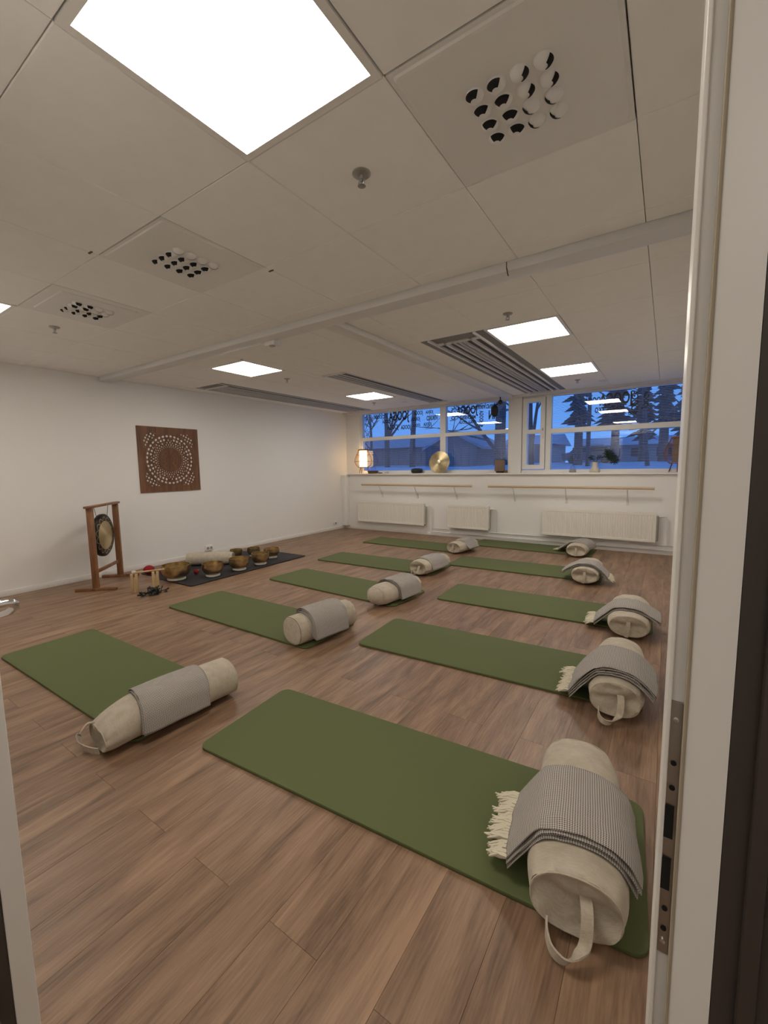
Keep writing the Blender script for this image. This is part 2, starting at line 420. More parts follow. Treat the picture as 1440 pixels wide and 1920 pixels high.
def tiles(xs, ys):
    for xa, xb in zip(xs[:-1], xs[1:]):
        for ya, yb in zip(ys[:-1], ys[1:]):
            pieces = [(xa, xb, ya, yb)]
            for r in RES:
                out = []
                for (a, b, c, d) in pieces:
                    ia, ib, ic, id_ = max(a, r[0]), min(b, r[1]), max(c, r[2]), min(d, r[3])
                    if ib-ia < .004 or id_-ic < .004: out.append((a, b, c, d)); continue
                    if ia > a: out.append((a, ia, c, d))
                    if ib < b: out.append((ib, b, c, d))
                    if ic > c: out.append((ia, ib, c, ic))
                    if id_ < d: out.append((ia, ib, id_, d))
                pieces = out
            for (a, b, c, d) in pieces:
                if b-a < .02 or d-c < .02: continue
                me = TM if abs(b-a-.6) < 1e-4 and abs(d-c-.6) < 1e-4 else tile_mesh(b-a, d-c)
                o = bpy.data.objects.new('ceiling_tile', me); COL.objects.link(o); o.parent = ceiling
                o.location = ((a+b)/2, (c+d)/2, H)
cols = [GX+.6*k for k in range(-7, 3)]
def clipc(a, b): return [a]+[c for c in cols if a+.01 < c < b-.01]+[b]
def rows(y0, a, b): 
    r = [y0+.6*k for k in range(-12, 14)]
    return [a]+[c for c in r if a+.01 < c < b-.01]+[b]
BX0, BX1, BY0, BY1 = -2.285, -2.15, 2.468, 2.605
tiles(clipc(XL, XR), rows(NEARY, .19, BY0))
tiles(clipc(BX1, XR), rows(NEARY, BY1, YB-.01))
tiles(clipc(XL, BX0), rows(LEFTY, BY1, YB-.01))
box('trim_4', XL, XR, BY0, BY1, H-.052, H+.022, TRUNK, kind='structure', bev=.012)
box('trim_5', BX0, BX1, BY1, YB-.01, H-.050, H+.022, TRUNK, kind='structure', bev=.02)

# ceiling lights
def make_light(k, y0, label):
    t = thing('ceiling_light', label, 'ceiling light', (GX+.6*k+.3, y0+.3, H), 0, 'square LED ceiling panels')
    f = MB(); o, i2 = .297, .272
    for a in range(4):
        M = Matrix.Rotation(a*PI/2, 4, 'Z')
        f.box(-o, i2, i2, o, -.003, .02, M)
    f.build('frame', WHITE, t)
    d = MB().box(-i2, i2, -i2, i2, .001, .014)
    d.build('diffuser', DIFF, t)
for k, y0, _, lab in LIGHTS: make_light(k, y0, lab)

# nozzle diffusers
nozz_me = {}
def nozzle_mesh():
    b = MB()
    prof = [(.0275, .004), (.027, -.004), (.0245, -.010), (.019, -.0155), (.010, -.0195), (0, -.0205)]
    b.lathe(prof, 20)
    me = b.mesh('nozzle'); fix(me, True, 50); me.materials.append(PLASTIC); return me
def slot_mesh():
    b = MB()     # dark mouth wrapped over one side of the ball
    vs = []; fs = []; n = 9
    for i in range(n):
        for j in range(4):
            a = -1.05+2.1*i/(n-1); e = math.radians(18+j*16)
            r = .0285
            vs.append((r*math.cos(e)*math.cos(a), r*math.cos(e)*math.sin(a), -.0215/.0275*r*math.sin(e)*1.0))
    for i in range(n-1):
        for j in range(3):
            fs.append((i*4+j, (i+1)*4+j, (i+1)*4+j+1, i*4+j+1))
    b.add(vs, fs); me = b.mesh('nozzle_mouth'); me.materials.append(BLACK); return me
NZ, NS = nozzle_mesh(), slot_mesh()
dl = ['square air diffuser tile with ball nozzles nearest the doorway wall, by the large light panel',
      'square air diffuser tile with ball nozzles midway along the trunking, full square face',
      'square air diffuser tile with ball nozzles next to the gong-end light panel']
for q, (k, y0) in enumerate(DIFFS):
    t = thing('air_diffuser', dl[q], 'air diffuser', (GX+.6*k+.3, y0+.3, H), 0, 'ceiling air diffusers')
    b = MB()
    # plate with rounded corners, raised lip
    def rr(hw, r, z, n=6):
        pts = []
        for c in range(4):
            cx, cy = [(1, 1), (-1, 1), (-1, -1), (1, -1)][c]
            for j in range(n+1):
                a = c*PI/2+PI/2*j/n
                pts.append((cx*(hw-r)+r*math.cos(a), cy*(hw-r)+r*math.sin(a), z))
        return pts
    rings = [rr(.297, .004, .02), rr(.297, .004, .0), rr(.283, .012, .0), rr(.279, .018, -.006), rr(.270, .025, -.007)]
    if q == 2: rings = [rr(.297, .004, .02), rr(.297, .004, .0), rr(.235, .012, .0), rr(.232, .018, -.006), rr(.225, .025, -.007)]
    m = len(rings[0]); vs = [p for r in rings for p in r]
    fs = [(a*m+i, a*m+(i+1) % m, (a+1)*m+(i+1) % m, (a+1)*m+i) for a in range(len(rings)-1) for i in range(m)]
    fs.append(tuple((len(rings)-1)*m+i for i in range(m)))
    b.add(vs, fs); b.build('face_plate', PLASTIC, t)
    for r_ in range(4):
        for c_ in range(4):
            nz = link('nozzle', NZ, None, t)
            nz.location = (-.102+.067*c_+(.0 if q == 0 else .005), -.099+.067*r_, -.006)
            ms = link('nozzle_mouth', NS, None, nz)
            # mouths turned to different sides like in the photo
            if c_ < 2: ang = -1.9 + .28*r_
            else: ang = .35 if r_ < 2 else 2.6
            if q == 1: ang = -1.6+.15*r_ if c_ < 3 else 2.4
            ms.rotation_euler = (0, 0, ang)

# louvred grilles
def grille(name, R, label, rails, margin, endbar, zr=-.012):
    x0, x1, y0, y1 = R
    t = thing(name, label, 'ceiling grille', ((x0+x1)/2, (y0+y1)/2, H), 0, 'long louvred ceiling grilles')
    hx, hy = (x1-x0)/2, (y1-y0)/2
    MB().box(-hx, hx, -hy, hy, .012, .02).build('back_panel', SLOT, t)
    if margin:
        n = 6; L = 2*hy/n
        for s in (-1, 1):
            for j in range(n):
                xa, xb = sorted((s*hx*.995, s*(hx-margin)))
                MB().box(xa, xb, -hy+j*L+.003, -hy+(j+1)*L-.003, .002, .011).build('side_panel', GRILLE, t)
        xi = hx-margin
        MB().box(-xi+.02, xi-.02, -hy+.005, -hy+endbar, .002, .011).build('end_panel', GRILLE, t)
    else: xi = hx
    for xr, wd in rails:
        MB().box(xr-wd/2, xr+wd/2, (-hy if margin and abs(xr) > xi-.03 else -hy+endbar), hy, zr, .011, None, .0015).build('louvre', TRUNK, t)
    MB().box(-xi, xi, -hy+endbar-.0, -hy+endbar+.035, -.012, .011, None, .003).build('end_bar', TRUNK, t)
    MB().box(-xi, xi, hy-.04, hy, -.012, .011, None, .003).build('end_bar', TRUNK, t)
grille('wide_ceiling_grille', GR_C, 'wide louvred ceiling grille with grey side strips beside two light panels', [(-.215, .022), (-.125, .022), (-.045, .014), (.0, .008), (.045, .012), (.125, .022), (.215, .022)], .085, .15)
grille('wall_side_ceiling_grille', GR_A, 'long louvred ceiling grille running along the carved panel wall', [(-.225, .02), (-.14, .018), (-.06, .014), (.02, .014), (.10, .016), (.225, .02)], .055, .12, -.002)
grille('narrow_ceiling_grille', GR_B, 'narrow louvred ceiling grille between the light panel and the trunking', [(-.165, .02), (-.10, .014), (-.03, .014), (.04, .014), (.16, .025)], 0, .0, -.002)

# sprinklers
def sprinkler_root():
    t = thing('sprinkler_head', 'x', 'sprinkler', (0, 0, 0), 0, 'ceiling sprinkler heads')
    MB().lathe([(.036, .0), (.036, -.003), (.030, -.008), (.016, -.010), (.012, -.010)], 24).build('escutcheon', SPRK, t, True)
    b = MB().lathe([(.0, -.008), (.010, -.008), (.010, -.022), (.006, -.024), (.006, -.030)], 14)
    b.tube([(.009, 0, -.02), (.013, 0, -.033), (.004, 0, -.044)], .0028, 6).tube([(-.009, 0, -.02), (-.013, 0, -.033), (-.004, 0, -.044)], .0028, 6)
    b.build('nozzle_body', SPRK, t, True)
    MB().lathe([(0, -.044), (.015, -.044), (.016, -.046), (0, -.047)], 18).build('deflector', SPRK, t, True)
    return t
SP = [(-1.034, 1.428, 'sprinkler head between the large light panel and the nozzle diffuser'), (-1.048, 3.28, 'sprinkler head at the trunking end of the light panel by the wide grille'),
      (-4.045, 1.451, 'sprinkler head beside the gong-end light panel'), (-4.064, 3.917, 'sprinkler head beside the light panel above the carved panel'),
      (-4.373, 6.278, 'sprinkler head by the window-side panel between the narrow grilles'), (-1.062, 6.345, 'sprinkler head by the window-side panel next to the wide grille')]
s0 = sprinkler_root()
for q, (x, y, lab) in enumerate(SP):
    o = s0 if q == 0 else copy_tree(s0)
    o.location = (x, y, H); o['label'] = lab
for x, y, lab in [(-.78, 6.62, 'flat round white cover plate on the ceiling near the big window'), (-3.9, 6.55, 'flat round white cover plate on the ceiling near the cymbal window')]:
    o = MB().lathe([(.0, -.010), (.05, -.010), (.058, -.006), (.06, 0)], 28).build('ceiling_cover_plate', PLASTIC, None, True); o.location = (x, y, H); tag(o, lab, 'cover plate', 'ceiling cover plates')
t = thing('motion_sensor', 'small white motion sensor box fixed under the ceiling trunking', 'sensor', (-2.86, 2.60, H))
MB().box(-.06, .06, -.03, .05, -.085, -.0, None, .006).build('housing', PLASTIC, t, True)
MB().lathe([(0, -.012), (.02, -.010), (.028, 0), (0, 0)], 16, Matrix.Translation((.0, .0, -.085))).build('lens', SPRK, t, True)
hk = MB().tube([(0, 0, 0), (0, 0, -.03), (.004, -.005, -.045), (.014, -.02, -.075), (.018, -.025, -.085)], .0035, 6).build('ceiling_hook', CORD, None, True)
hk.location = (-.80, 2.47, H-.0); tag(hk, 'small dark wire hook hanging from the ceiling trunking', 'hook')
for q, (x, y, lab) in enumerate([(-1.937-.6, 1.10, 'tiny dark clip in the tile joint at the diffuser corner toward the light'), (-1.94, 1.78, 'tiny dark clip in the tile joint at the diffuser corner toward the trunking'), (-3.72, 2.96, 'tiny dark clip beside the lit panel over the carved panel')]):
    o = MB().box(-.018, .018, -.005, .005, -.004, .002, None, .002).build('ceiling_clip', CORD); o.location = (x, y, H); tag(o, lab, 'clip', 'ceiling clips')

# ------------------------------------------------------------------ doorway
jm = thing('door_frame', 'white door frame post with strike plate beside the dark hallway', 'door frame', (0, 0, 0)); jm['kind'] = 'structure'
del jm['category']
JY = .405
b = MB().box(.0235, .0508, JY, .50, 0, 2.12)               # stop part facing the hallway
b.build('stop_post', JAMBW, jm)
MB().box(.0125, .0235, JY+.018, .50, 0, 2.12).build('rebate_post', JAMBW, jm)
MB().box(.0090, .0125, JY+.012, .52, 0, 2.12, None, .001).build('edge_bead', JAMBW, jm)
MB().box(.0210, .0235, JY-.0025, JY+.012, 0, 2.12, None, .001).build('seal_strip', mat('seal_beige', (.36, .30, .22), .8), jm)
MB().box(-1.15, .062, .195, .30, 2.12, 2.19).build('frame_head', JAMBW, jm)
sp_ = MB().box(.0095, .0225, JY+.0145, JY+.0175, .86, 1.10).build('strike_plate', STEEL, jm)
for z0, z1 in ((.975, 1.005), (.925, .955)): MB().box(.0105, .0190, JY+.0125, JY+.0146, z0, z1).build('latch_hole', BLACK, sp_)
for z0 in (1.085, 1.045, 1.022, .905, .885, .872):
    MB().lathe([(.0, -.0008), (.0022, -.0004), (.0022, .001)], 10, Matrix.Translation((.0165, JY+.0138, z0)) @ Matrix.Rotation(-PI/2, 4, 'X')).build('screw', BLACK if z0 not in (1.085, .872) else CHROME, sp_, True)
MB().box(.066, .078, JY-.010, JY-.0002, 0, 2.2, None, .003).build('dark_edge_moulding', BROWN, jm, True)
dr = tag(thing('door_1', 'open door leaf with white edge and chrome lever handle', None, (-1.12, .2305, 0)), kind='structure')
MB().box(-.90, 0, -.0195, .0195, .012, 2.08, None, .002).build('leaf', JAMBW, dr)
MB().box(-.90, -.003, -.0225, -.0196, .012, 2.08).build('hall_side_face', BROWN, dr)
hz = 1.02
hd = MB().lathe([(.026, 0), (.026, .006), (.010, .010), (.009, .012)], 20, Matrix.Translation((-.062, .0195, hz)) @ Matrix.Rotation(-PI/2, 4, 'X')).build('handle_rose', CHROME, dr, True)
MB().tube([(-.062, .02, hz), (-.062, .056, hz+.001), (-.063, .064, hz-.001), (-.068, .071, hz-.006), (-.080, .074, hz-.016), (-.11, .072, hz-.032), (-.145, .066, hz-.044)], [.0085, .0085, .0088, .0088, .0085, .008, .007], 12).build('lever_handle', CHROME, dr, True)
for hx, hy, hl in ((-.45, -.75, 'square lit ceiling panel of the hallway just outside the door'), (.55, -1.35, 'square lit ceiling panel farther back in the hallway')):
    t = thing('hall_light', hl, 'ceiling light', (hx, hy, H), 0, 'hallway light panels')
    f = MB()
    for a in range(4): f.box(-.297, .272, .272, .297, -.012, -.001, Matrix.Rotation(a*PI/2, 4, 'Z'))
    f.build('frame', WHITE, t); MB().box(-.272, .272, -.272, .272, -.009, -.001).build('diffuser', HDIFF, t)

# ------------------------------------------------------------------ windows
def frame_rect(mb, x0, x1, z0, z1, wd, y0, y1):
    mb.box(x0, x0+wd, y0, y1, z0, z1); mb.box(x1-wd, x1, y0, y1, z0, z1)
    mb.box(x0+wd, x1-wd, y0, y1, z0, z0+wd); mb.box(x0+wd, x1-wd, y0, y1, z1-wd, z1)
def slats(par, x0, x1, z0, z1):
    b = MB(); z = z0
    M = Matrix.Rotation(math.radians(-9), 4, 'X')
    while z < z1:
        b.box(x0, x1, -.008, .008, -.0004, .0004, Matrix.Translation((0, YW+.055, z)) @ M); z += .0225
    for f in (.12, .88): 
        xx = x0+(x1-x0)*f; b.box(xx-.0008, xx+.0008, YW+.046, YW+.047, z0, z1)
    o = b.build('blind_slats', SLATM, par); o['kind'] = 'stuff'
WT = H-.02; ZB = SILL+.0; TZ0, TZ1 = 1.835, 1.90
w1 = tag(thing('window_1', 'white framed window of four panes behind the cymbal', None, (0, 0, 0)), kind='structure')
w2 = tag(thing('window_2', 'white framed window with narrow opening casement behind vase', None, (0, 0, 0)), kind='structure')
Y0, Y1 = YW-.01, YW+.09
b = MB(); b.box(-5.39, -5.335, Y0, Y1, ZB, WT); b.box(-5.335, -2.22, Y0, Y1, ZB, ZB+.055); b.box(-5.335, -2.22, Y0, Y1, WT-.03, WT); b.build('outer_frame', FRAMEW, w1)
MB().box(-3.535, -3.425, Y0-.004, Y1, ZB+.055, WT-.03).build('mullion', FRAMEW, w1)
for xa, xb in ((-5.335, -3.535), (-3.425, -2.25)): MB().box(xa, xb, Y0-.002, Y1, TZ0, TZ1).build('transom', FRAMEW, w1)
MB().box(-2.25, -2.03, Y0-.05, Y1, ZB, WT+.0, None, .004).build('window_post', FRAMEW, w1)
for xa, xb in ((-5.335, -3.535), (-3.425, -2.25)):
    for za, zb in ((ZB+.055, TZ0), (TZ1, WT-.03)):
        MB().box(xa, xb, YW+.022, YW+.028, za, zb).build('pane', PANE, w1)
    slats(w1, xa+.01, xb-.01, ZB+.07, TZ0-.01); slats(w1, xa+.01, xb-.01, TZ1+.012, WT-.04)
b = MB(); b.box(-2.03, .34, Y0, Y1, ZB, ZB+.05); b.box(-2.03, .34, Y0, Y1, WT-.03, WT); b.box(.28, .34, Y0, Y1, ZB+.05, WT-.03); b.build('outer_frame', FRAMEW, w2)
MB().box(-1.655, -1.575, Y0-.003, Y1, ZB+.05, WT-.03).build('mullion', FRAMEW, w2)
MB().box(-1.575, .28, Y0-.002, Y1, 1.79, 1.865).build('transom', FRAMEW, w2)
cs = MB(); frame_rect(cs, -2.02, -1.665, ZB+.06, WT-.035, .07, Y0-.025, Y1-.02); cs.box(-1.95, -1.735, Y0-.02, Y1-.03, 1.80, 1.865)
cs = cs.build('casement_sash', FRAMEW, w2)
MB().box(-1.70, -1.68, Y0-.05, Y0-.025, 1.72, 1.88, None, .004).build('casement_handle', PLASTIC, cs, True)
MB().box(-1.70, -1.68, Y0-.065, Y0-.05, 1.84, 1.88, None, .003).build('handle_knob', STEEL, cs, True)
for za, zb in ((ZB+.13, 1.80), (1.865, WT-.105)): MB().box(-1.95, -1.735, YW+.022, YW+.028, za, zb).build('pane', PANE, w2)
for za, zb in ((ZB+.05, 1.79), (1.865, WT-.03)): MB().box(-1.575, .28, YW+.022, YW+.028, za, zb).build('pane', PANE, w2)
slats(w2, -1.565, .27, ZB+.07, 1.78); slats(w2, -1.565, .27, 1.88, WT-.04); 
# lettering on the outside of the upper panes (reads mirrored from inside)
def letters(par, text, x, z, size, rot=0, sx=1.0):
    cu = bpy.data.curves.new('t', 'FONT'); cu.body = text; cu.size = size; cu.extrude = .0008; cu.align_x = 'CENTER'; cu.align_y = 'CENTER'; cu.resolution_u = 3; cu.offset = size*.03
    tmp = bpy.data.objects.new('t', cu); COL.objects.link(tmp); bpy.context.view_layer.update()
    me = bpy.data.meshes.new_from_object(tmp.evaluated_get(bpy.context.evaluated_depsgraph_get())); bpy.data.objects.remove(tmp)
    M = Matrix.Translation((x, YW+.0325, z)) @ Matrix.Rotation(PI, 4, 'Z') @ Matrix.Rotation(PI/2, 4, 'X') @ Matrix.Rotation(rot, 4, 'Z') @ Matrix.Diagonal((sx, 1, 1, 1))
    me.transform(M); me.materials.clear(); me.materials.append(LETTER)
    return link('window_lettering', me, None, par)
J = 'JOOGA'
for a in [(J, -4.46, 2.285, .25, 0, .55), ('VIIKKO', -3.72, 2.195, .12, 0, .62), (J, -3.82, 2.085, .085, 0, .6), (J, -4.08, 2.20, .10, 0, .6), (J, -4.06, 2.08, .08, 0, .6), (J, -4.02, 2.31, .10, 0, .6), (J, -4.60, 2.08, .13, 0, .6), (J, -4.30, 2.06, .11, 0, .6), (J, -4.95, 2.30, .10, 0, .6), (J, -3.78, 2.31, .08, 0, .6), (J, -4.75, 2.20, .10, 0, .6),
          (J, -3.03, 2.275, .20, 0, .60), ('MIND', -2.93, 2.15, .09, 0, .6), ('VIIKKO', -3.08, 2.15, .09, 0, .6), (J, -2.93, 2.07, .07, 0, .6), (J, -3.1, 2.07, .07, 0, .6), ('S', -2.77, 1.99, .10, PI/2), (J, -2.76, 2.15, .10, PI/2, .6), ('IN', -2.57, 2.16, .21, 0, .55), ('MIND', -2.60, 2.31, .10, 0, .6), ('VIIKKO', -2.78, 2.31, .10, 0, .6), (J, -3.30, 2.23, .10, PI/2, .7)]: letters(w1, *a)
for a in [(J, -.68, 2.245, .235, 0, .55), ('MIND', -.66, 2.10, .125, 0, .6), (J, -.44, 2.19, .12, PI/2, .8), (J, -.30, 2.2, .09, PI/2, .8), ('VIIKKO', -.86, 2.10, .11, 0, .55), (J, -.98, 2.25, .12, 0, .6), ('MIND', -.46, 2.02, .07, 0, .6)]: letters(w2, *a)

# ------------------------------------------------------------------ outside
SNOW = mat('snow', (.50, .56, .66), .9, var=(.7, .15)); BARK = mat('bark', (.075, .075, .085), .9, var=(4, .3)); NEEDLE = mat('conifer', (.060, .075, .085), .9)  # outdoor colours lightened so that haze is painted into the material
SHEDW = mat('shed_board', (.20, .20, .23), .9); SHEDR = mat('snowy_roof', (.36, .40, .48), .9); HOUSEW = mat('house_plaster', (.26, .26, .28), .9); DKW = mat('dark_glazing', (.02, .025, .04), .4)  # shed and house tones carry the same painted-in haze
vs = []; fs = []; NX, NY = 24, 16
for j in range(NY+1):
    for i in range(NX+1):
        x = -34+58*i/NX; y = YB+.5+34*j/NY
        vs.append((x, y, 1.02+.30*min(1, (y-YB)/12)+.10*noise.noise(Vector((x*.3, y*.3, 0)))))
for j in range(NY):
    for i in range(NX):
        a = j*(NX+1)+i; fs.append((a, a+1, a+NX+2, a+NX+1))
o = MB().add(vs, fs).build('snowy_ground', SNOW, None, True, 80); o['kind'] = 'structure'
def shed(name, label, x0, x1, y0, y1, zb, ze, zp, ridge_x, wallm):
    t = thing(name, label, 'building', ((x0+x1)/2, (y0+y1)/2, zb))
    hx, hy = (x1-x0)/2, (y1-y0)/2; he, hp = ze-zb, zp-zb
    n = max(6, int((x1-x0)/.35)); wd = 2*hx/n
    if ridge_x:   # gable faces the window
        MB().add([(-hx, -hy, 0), (hx, -hy, 0), (hx, -hy, he), (0, -hy, hp), (-hx, -hy, he), (-hx, hy, 0), (hx, hy, 0), (hx, hy, he), (0, hy, hp), (-hx, hy, he)],
                 [(0, 1, 2, 3, 4), (5, 9, 8, 7, 6), (0, 4, 9, 5), (1, 6, 7, 2), (2, 7, 8, 3), (3, 8, 9, 4), (0, 5, 6, 1)]).build('walls', wallm, t)
        for s in (-1, 1):
            k = (hp-he)/hx
            MB().add([(0, -hy-.35, hp+.05), (s*(hx+.35), -hy-.35, he-.35*k+.05), (s*(hx+.35), hy+.3, he-.35*k+.05), (0, hy+.3, hp+.05),
                      (0, -hy-.35, hp+.17), (s*(hx+.35), -hy-.35, he-.35*k+.17), (s*(hx+.35), hy+.3, he-.35*k+.17), (0, hy+.3, hp+.17)],
                     [(0, 1, 2, 3), (4, 7, 6, 5), (0, 4, 5, 1), (1, 5, 6, 2), (2, 6, 7, 3), (3, 7, 4, 0)]).build('roof_slope', SHEDR, t)
    else:
        MB().box(-hx, hx, -hy, hy, 0, he).build('walls', wallm, t)
        MB().add([(-hx-.3, -hy-.4, he-.05), (hx+.3, -hy-.4, he-.05), (hx+.3, 0, hp), (-hx-.3, 0, hp), (-hx-.3, hy+.4, he-.05), (hx+.3, hy+.4, he-.05)],
                 [(0, 1, 2, 3), (3, 2, 5, 4), (0, 4, 5, 1), (0, 3, 4), (1, 5, 2)]).build('roof', SHEDR, t)
    for i in range(n):
        MB().box(-hx+i*wd+.02, -hx+(i+1)*wd-.02, -hy-.03, -hy, .05, he-.05).build('wall_board', wallm, t)
    return t
shed('garden_shed', 'dark board shed with snowy gable roof outside the cymbal window', -9.5, -7.2, 18.5, 22, 1.1, 2.15, 2.75, True, SHEDW)
shed('long_outbuilding', 'long low outbuilding with snowy roof behind the lit rattan lamp', -20.0, -10.2, 20, 24, 1.1, 2.35, 2.95, False, SHEDW)
hs = shed('distant_house', 'larger dark house with pale snowy roof beyond the shed', -8.6, -5.8, 27, 31, 1.2, 2.55, 3.2, False, HOUSEW)
h2 = shed('row_house', 'broad dark building behind the conifers outside the vase window', -5.0, 3.2, 32, 37, 1.2, 2.5, 3.1, False, HOUSEW)
for i in range(6):
    wn = MB().box(-3.9+i*1.4, -3.1+i*1.4, -2.56, -2.50, .5, 1.05).build('house_window', DKW, h2)
# parked car
t = thing('parked_car', 'snow-covered car parked outside behind the vase', 'car', (-2.75, 19.6, 1.32), .15)
bm_ = MB()
prof = [(-1.0, .12), (1.0, .12), (1.05, .36), (.75, .42), (.5, .68), (-.45, .70), (-.75, .44), (-1.05, .40)]
vs = [(x, y, z) for y in (-.42, .42) for x, z in prof]; n_ = len(prof)
bm_.add(vs, [tuple(range(n_))[::-1], tuple(range(n_, 2*n_))]+[(i, (i+1) % n_, n_+(i+1) % n_, n_+i) for i in range(n_)])
bm_.build('body', mat('car_body', (.10, .12, .16), .5), t)
MB().box(-.5, .55, -.36, .36, .69, .78, None, .03).build('roof_snow', SNOW, t, True)
MB().box(-.62, .66, -.44, -.425, .46, .64).build('side_window', DKW, t)
for x in (-.62, .62):
    for y in (-.40, .40):
        MB().lathe([(0, -.06), (.15, -.06), (.17, -.04), (.17, .04), (.15, .06), (0, .06)], 16, Matrix.Translation((x, y, .14)) @ Matrix.Rotation(PI/2, 4, 'X')).build('wheel', BLACKP, t, True)
# trees
def bare_tree(name, label, x, y, z, h, r, seed, spread=1.0, lean=0, depth=4, low=.25):
    rnd = random.Random(seed); t = thing(name, label, 'tree', (x, y, z), 0, 'trees outside the windows')
    tr = MB(); br = MB()
    def limb(p, d, L, rr, dep, mb):
        pts = [p]; n = 5; q = Vector(p)
        for k in range(n):
            d = (d+Vector((rnd.uniform(-1, 1), rnd.uniform(-.35, .35), rnd.uniform(-.5, .7)))*(.06 if dep == depth else .16*spread)).normalized(); q = q+d*L/n; pts.append(q.copy())
        mb.tube(pts, [rr*(1-.6*k/n) for k in range(n+1)], 5 if dep > 1 else 4, cap=False)
        if dep <= 0: return
        for k in range(4 if dep > 2 else 4):
            f = rnd.uniform(low if dep == depth else .3, 1); i2 = min(int(f*n), n-1); base = pts[i2].lerp(pts[i2+1], f*n-i2)
            nd = (d*.55+Vector((rnd.choice((-1, 1))*rnd.uniform(.5, 1), rnd.uniform(-.5, .5), rnd.uniform(-.15, .75)))).normalized()
            limb(base, nd, L*rnd.uniform(.42, .62), max(rr*.45, .018), dep-1, br)
    limb(Vector((0, 0, 0)), Vector((lean, 0, 1)).normalized(), h, r, depth, tr)
    tr.build('trunk', BARK, t, True); o = br.build('branches', BARK, t); o['kind'] = 'stuff'
def conifer(label, x, y, z, h, r, seed, trunk_h=.8):
    rnd = random.Random(seed); t = thing('conifer_tree', label, 'tree', (x, y, z), 0, 'trees outside the windows')
    MB().tube([(0, 0, -.1), (0, 0, h*.5), (0, 0, h)], [.16, .11, .02], 8).build('trunk', BARK, t, True)
    b = MB(); n = int(h*7)
    for k in range(n):
        zz = trunk_h+(h-trunk_h)*k/n; R_ = r*(1-.75*k/n)*rnd.uniform(.75, 1.1)
        for j in range(7):
            a = 2*PI*(j+rnd.random())/7; L = R_*rnd.uniform(.35, 1.3); d = Vector((math.cos(a), math.sin(a), 0)); sd = Vector((-d.y, d.x, 0))
            zz2 = zz+rnd.uniform(-.1, .1)
            w_ = L*.13
            p0 = Vector((0, 0, zz2)); p1 = d*L*.55+sd*w_+Vector((0, 0, zz2-.10)); p2 = d*L+Vector((0, 0, zz2-.30*L)); p3 = d*L*.55-sd*w_+Vector((0, 0, zz2-.10)); p4 = d*L*.5+Vector((0, 0, zz2+.03)); p5 = d*L*.5+Vector((0, 0, zz2-.16))
            b.add([p0, p1, p2, p3, p4, p5], [(0, 1, 4), (1, 2, 4), (2, 3, 4), (3, 0, 4), (0, 5, 1), (1, 5, 2), (2, 5, 3), (3, 5, 0)])
    o = b.build('foliage', NEEDLE, t); o['kind'] = 'stuff'
bare_tree('birch_tree', 'bare spreading tree rising behind the lit rattan lamp', -13.4, 19.0, 1.1, 4.2, .09, 3, 1.3, 0, 4, .12)
bare_tree('bare_tree', 'bare tree with two crowded crowns behind the lettering', -11.9, 18.2, 1.1, 5.2, .15, 11, .8)
bare_tree('straight_trunk_tree', 'tall straight bare trunk between lettering and cymbal', -10.1, 17.6, 1.1, 6.5, .15, 5, .4, 0, 3, .55)
bare_tree('leaning_tree', 'leaning bare tree near the hanging black speaker', -5.3, 17.0, 1.2, 4.6, .10, 8, .6, -.75, 3)
bare_tree('thick_trunk_tree', 'thick dark trunk outside beside the window post', -5.75, 17.2, 1.2, 6.5, .27, 9, .3, 0, 2, .6)
bare_tree('casement_tree', 'bare twiggy tree outside the narrow casement', -4.28, 16.5, 1.2, 4.6, .10, 21, 1.2, 0, 4, .1)
bare_tree('casement_tree', 'crooked bare tree close outside the narrow casement edge', -3.98, 15.2, 1.2, 4.2, .07, 22, 1.4, 0, 4, .1)
conifer('tall dark conifer outside, left edge of the vase window', -2.75, 17.0, 1.2, 6.5, .55, 1, 1.6)
conifer('bushy dark conifer outside, behind the vase and branch', -1.75, 19.0, 1.3, 6.5, .70, 2, 1.5)
conifer('conifer outside with gaps of sky, behind the JOO lettering', -.95, 22.0, 1.3, 7.0, .62, 4, 1.2)
conifer('conifer outside close to the unlit rattan lamp', -.15, 18.0, 1.3, 6.5, .55, 6, 1.4)
conifer('slim conifer outside at the edge of the unlit lamp window', .62, 20.0, 1.3, 6.5, .60, 7, 1.1)
bare_tree('woodland_tree', 'bare branchy tree outside between the conifers and the vase', -2.2, 15.5, 1.2, 5.0, .08, 31, 1.0, .05, 4, .15)
bare_tree('woodland_tree', 'bare branchy tree outside between conifers by the unlit lamp', -.5, 15.0, 1.2, 5.0, .07, 32, 1.0, -.05, 4, .15)
t = thing('street_lamp', 'slim street lamp post outside, beside the unlit rattan lamp', 'street lamp', (-.2, 20.5, 1.3))
MB().tube([(0, 0, -.1), (0, 0, 1.35)], .05, 10).build('post', mat('lamp_grey', (.5, .54, .6), .5), t, True)
MB().box(-.25, .25, -.08, .08, 1.35, 1.41, None, .02).build('lamp_arm', MATS['lamp_grey'], t, True)
o = MB()
for i in range(14): o.box(-8+i*.55, -8+i*.55+.07, -.03, .03, 0, .8)
del o

